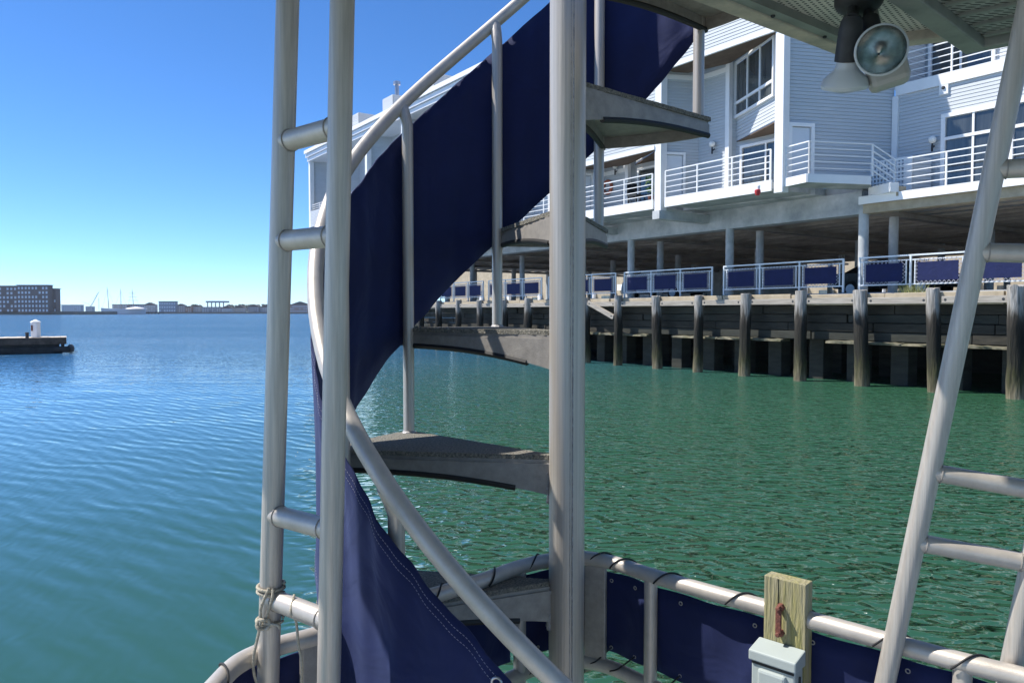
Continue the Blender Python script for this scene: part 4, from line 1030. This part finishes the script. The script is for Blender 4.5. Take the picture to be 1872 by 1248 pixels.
vs = [c0 + u * sx * bw / 2 + nf * sy * bd / 2 + UP * (BT + zz) for zz in (-.022, 0) for (sx, sy) in ((-1, 1), (1, 1), (1, -1), (-1, -1))]
vs = [v + nf * .003 if i % 4 < 2 else v for i, v in enumerate(vs)]; vs[6] += UP * .012; vs[7] += UP * .012
mb = MB(); mb.add(vs, [(0, 1, 2, 3), (4, 7, 6, 5), (0, 4, 5, 1), (1, 5, 6, 2), (2, 6, 7, 3), (3, 7, 4, 0)]); mb.build('lid', boxgrey, box_, bevel=.003)
mb = MB(); mb.box(c0 + nf * (bd / 2 - .002) + UP * (BT - .12), u * .031, nf * .008, UP * .085); mb.build('raised_panel', boxgrey, box_, bevel=.006)
mb = MB(); mb.box(c0 + nf * (bd / 2 - .0035) + UP * (BT - .026), u * (bw / 2 - .006), nf * .002, UP * .003); mb.build('lid_gap', black, box_)
mb = MB(); mb.box(c0 + u * (bw / 2 - .003) + UP * (BT - .05), u * .002, nf * .003, UP * .012); mb.build('latch_slot', darkiron, box_)

# ================================================================== BOAT: upper deck
ZS = .68
roofp = thing('upper_deck', 'underside of the boat upper deck with perforated soffit and green-grey frame', 'boat deck', (1, 1, ZS))
P1 = P(1530, 101, ZS * F / 470); P1.z = 0
E2 = PZ(1300, 4, ZS); E2.z = 0; dl = (E2 - P1).normalized(); EL = P1 + dl * 1.2
E3 = PZ(1705, 72, ZS); E3.z = 0; dr = (E3 - P1).normalized(); ER = P1 + dr * 2.2
mb = MB(); mb.prism([EL, P1, ER, (2.6, -3), (-.1, -3), (-.1, EL.y - .05)], ZS + .012, ZS + .02); mb.build('perforated_panel', perf_m, roofp)
nl = Vector((-dl.y, dl.x, 0)); nl = nl if nl.dot(-P1) > 0 else -nl; nr = Vector((-dr.y, dr.x, 0)); nr = nr if nr.dot(-P1) > 0 else -nr
mb = MB(); mb.bar(P1 - dl * .0 + nl * .022 + UP * (ZS + .03), EL + nl * .022 + UP * (ZS + .03), .044, .085); mb.build('edge_frame', beige, roofp, bevel=.004)
mb = MB(); mb.bar(P1 + dr * .05 + nr * .022 + UP * (ZS + .03), ER + nr * .022 + UP * (ZS + .03), .044, .083); mb.build('edge_frame', beige, roofp, bevel=.004)
mb = MB(); mb.bar(P1 + nl * .056 + dl * .08 + UP * (ZS + .002), EL + nl * .056 + UP * (ZS + .002), .026, .02); mb.build('inner_frame', greenmetal, roofp)
for f in (.12, .3, .5, .7):
    c = P1.lerp(EL, f) + nl * .05; mb = MB(); mb.lathe(c + UP * (ZS - .008), -UP, [(0, .005), (.003, .005), (.005, .003)], 10); mb.build('screw', darkiron, roofp)
ZP = .62
Q1 = PZ(1768, 92, ZP); Q1.z = 0; Q2 = PZ(1640, 2, ZP); Q2.z = 0; ql = (Q2 - Q1).normalized(); Q3 = PZ(1880, 71, ZP); Q3.z = 0; qr = (Q3 - Q1).normalized()
QL = Q1 + ql * 1.2; QR = Q1 + qr * 1.2
mb = MB(); mb.prism([QL, Q1, QR, (2.2, -1), (.5, -1)], ZP + .014, ZP + .022); mb.build('louvred_panel', slat_m, roofp)
nl2 = Vector((-ql.y, ql.x, 0)); nl2 = nl2 if nl2.dot(-Q1 + Vector((2, 0, 0))) > 0 else -nl2; nr2 = Vector((-qr.y, qr.x, 0)); nr2 = nr2 if nr2.dot(-Q1) > 0 else -nr2
mb = MB(); mb.bar(Q1 + nl2 * .02 + UP * (ZP + .014), QL + nl2 * .02 + UP * (ZP + .014), .046, .05); mb.build('panel_frame', greenmetal, roofp, bevel=.004)
mb = MB(); mb.bar(Q1 + qr * .03 + nr2 * .014 + UP * (ZP + .014), QR + nr2 * .014 + UP * (ZP + .014), .03, .048); mb.build('panel_frame', greenmetal, roofp, bevel=.004)
for i in range(9):
    c = Q1 + ql * (.05 + .085 * i) + qr * .02
    mb = MB(); mb.bar(c + nl2 * .03 + UP * (ZP + .012), c + qr * 1.1 + nl2 * .03 + UP * (ZP + .012), .012, .010); mb.build('stiffener', greenmetal, roofp)
mb = MB(); mb.prism([(-.12, EL.y - .06), P1 * .98, (2.6, .6), (2.6, -3), (-.12, -3)], ZS + .09, ZS + .14); mb.build('deck_plate', alu2, roofp)
mb = MB(); mb.prism([(-1.38, 1.675), (-.13, 1.40), (-.13, -3), (-1.38, -3)], .90, .98); mb.build('unseen_shade_slab', alu2, roofp)  # unseen slab added beside the deck, shaped to shade the stair canvas
# lower deck floor (boat structure under the railing)
dp = [(p.x * .97, p.y - .04) for p in tops[::4]]
mb = MB(); mb.prism(dp + [(2.2, -3), (-1.3, -3)], DECK - .08, DECK); o = mb.build('boat_floor', mat('deck_paint', (.55, .55, .52), .7)); struct(o)
mb = MB(); mb.prism([(x * .95, y - .08) for (x, y) in dp] + [(2.1, -3), (-1.2, -3)], WATER - .4, DECK - .081); o = mb.build('boat_hull', alu2); struct(o)

# ================================================================== flood light under the soffit
lf = thing('flood_light', 'twin flood light with one bulb facing us and one pointing down under the soffit', 'flood light', P(1570, 20, 1.68))
b0 = P(1570, 22, 1.69)
mb = MB(); mb.lathe(Vector((b0.x, b0.y, ZS + .012)), -UP, [(0, .05), (.022, .05), (.032, .045), (.042, .032), (.05, .02)], 28); mb.build('base_plate', darkiron, lf)
j = Vector((b0.x - .012, b0.y, ZS - .02))
sk0 = P(1557, 40, 1.63); sk1 = P(1549, 112, 1.66); bl = P(1546, 150, 1.705)
mb = MB(); axd = (sk1 - sk0).normalized(); L = (sk1 - sk0).length
mb.lathe(sk0, axd, [(-.012, .016), (.0, .022), (.02, .0245), (L, .0265), (L + .002, .02)], 24); mb.build('socket', darkiron, lf)
L2 = (bl - sk1).length; mb = MB(); mb.lathe(sk1, axd, [(0, .021), (.012, .023), (.018, .026), (L2 * .62, .0445), (L2 * .85, .0495), (L2, .046), (L2 + .006, .02)], 32); mb.build('bulb', bulbw, lf)
fc = P(1611, 92, 1.56); fd = (Vector((0, 0, 0)) - fc).normalized(); fd = (fd + Vector((.06, 0, .10))).normalized()
mirror = mat('reflector', (.60, .58, .55), .24, 1.0, var=.4, vscale=28)
gls = bpy.data.materials.new('lamp_lens'); gls.use_nodes = True
gb = gls.node_tree.nodes['Principled BSDF']; gb.inputs['Base Color'].default_value = (.9, .92, .9, 1); gb.inputs['Roughness'].default_value = .04; gb.inputs['Transmission Weight'].default_value = 1; gb.inputs['IOR'].default_value = 1.2
mb = MB(); mb.lathe(fc, -fd, [(0, .048), (.006, .0495), (.02, .0485), (.05, .042), (.075, .027), (.085, .022)], 36, cap=False); bu = mb.build('bulb', bulbw, lf)
mb = MB(); mb.lathe(fc, -fd, [(.0005, .047), (.012, .0455), (.03, .041), (.05, .028), (.06, .015), (.064, .002)], 36, cap=False); mb.build('reflector', mirror, bu)
vs = []; n = 36; mb = MB(); mb.lathe(fc + fd * .004, fd, [(0, .047), (.008, .045), (.014, .038), (.019, .025), (.021, .008)], 36); mb.build('lens', gls, bu)
mb = MB(); nx = fd.orthogonal().normalized(); ny = fd.cross(nx); mb.tube([fc + fd * .002 + (nx * math.cos(g) + ny * math.sin(g)) * .047 for g in [2 * math.pi * i / 40 for i in range(41)]], .0035, 8, cap=False); mb.build('rim', bulbw, bu)
k2 = P(1588, 36, 1.66)
mb = MB(); mb.tube([k2, fc - fd * .08], .02, 18); mb.build('socket', darkiron, lf)
mb = MB(); mb.tube([j, sk0 + Vector((0, 0, .006))], .012, 12); mb.tube([Vector((b0.x + .02, b0.y, ZS - .012)), k2], .011, 12); mb.build('knuckle', darkiron, lf)
hcn = P(1622, 132, 1.66); mb = MB(); hx = Vector((.9, -.35, .25)).normalized(); hz = Vector((-.2, .05, .97)).normalized(); hy = hz.cross(hx).normalized(); hz = hx.cross(hy)
mb.box(hcn, hx * .040, hy * .03, hz * .032); mb.build('sensor_housing', sensor, lf, bevel=.012)
mb = MB(); mb.tube([hcn + hz * .03, Vector((b0.x + .03, b0.y + .01, ZS - .01))], .012, 12); mb.build('sensor_arm', sensor, lf)

# ================================================================== harbour haze
hz = bpy.data.materials.new('haze'); hz.use_nodes = True; ht = hz.node_tree
for n_ in list(ht.nodes):
    if n_.type == 'BSDF_PRINCIPLED': ht.nodes.remove(n_)
pv = ht.nodes.new('ShaderNodeVolumePrincipled'); pv.inputs['Color'].default_value = (.86, .93, 1, 1); pv.inputs['Density'].default_value = .0001; pv.inputs['Anisotropy'].default_value = .2
ht.links.new(pv.outputs[0], [n_ for n_ in ht.nodes if n_.type == 'OUTPUT_MATERIAL'][0].inputs['Volume'])
mb = MB(); mb.abox(-4100, 4100, -450, 4600, WATER - 1, 32); o = mb.build('haze', hz); stuff(o)
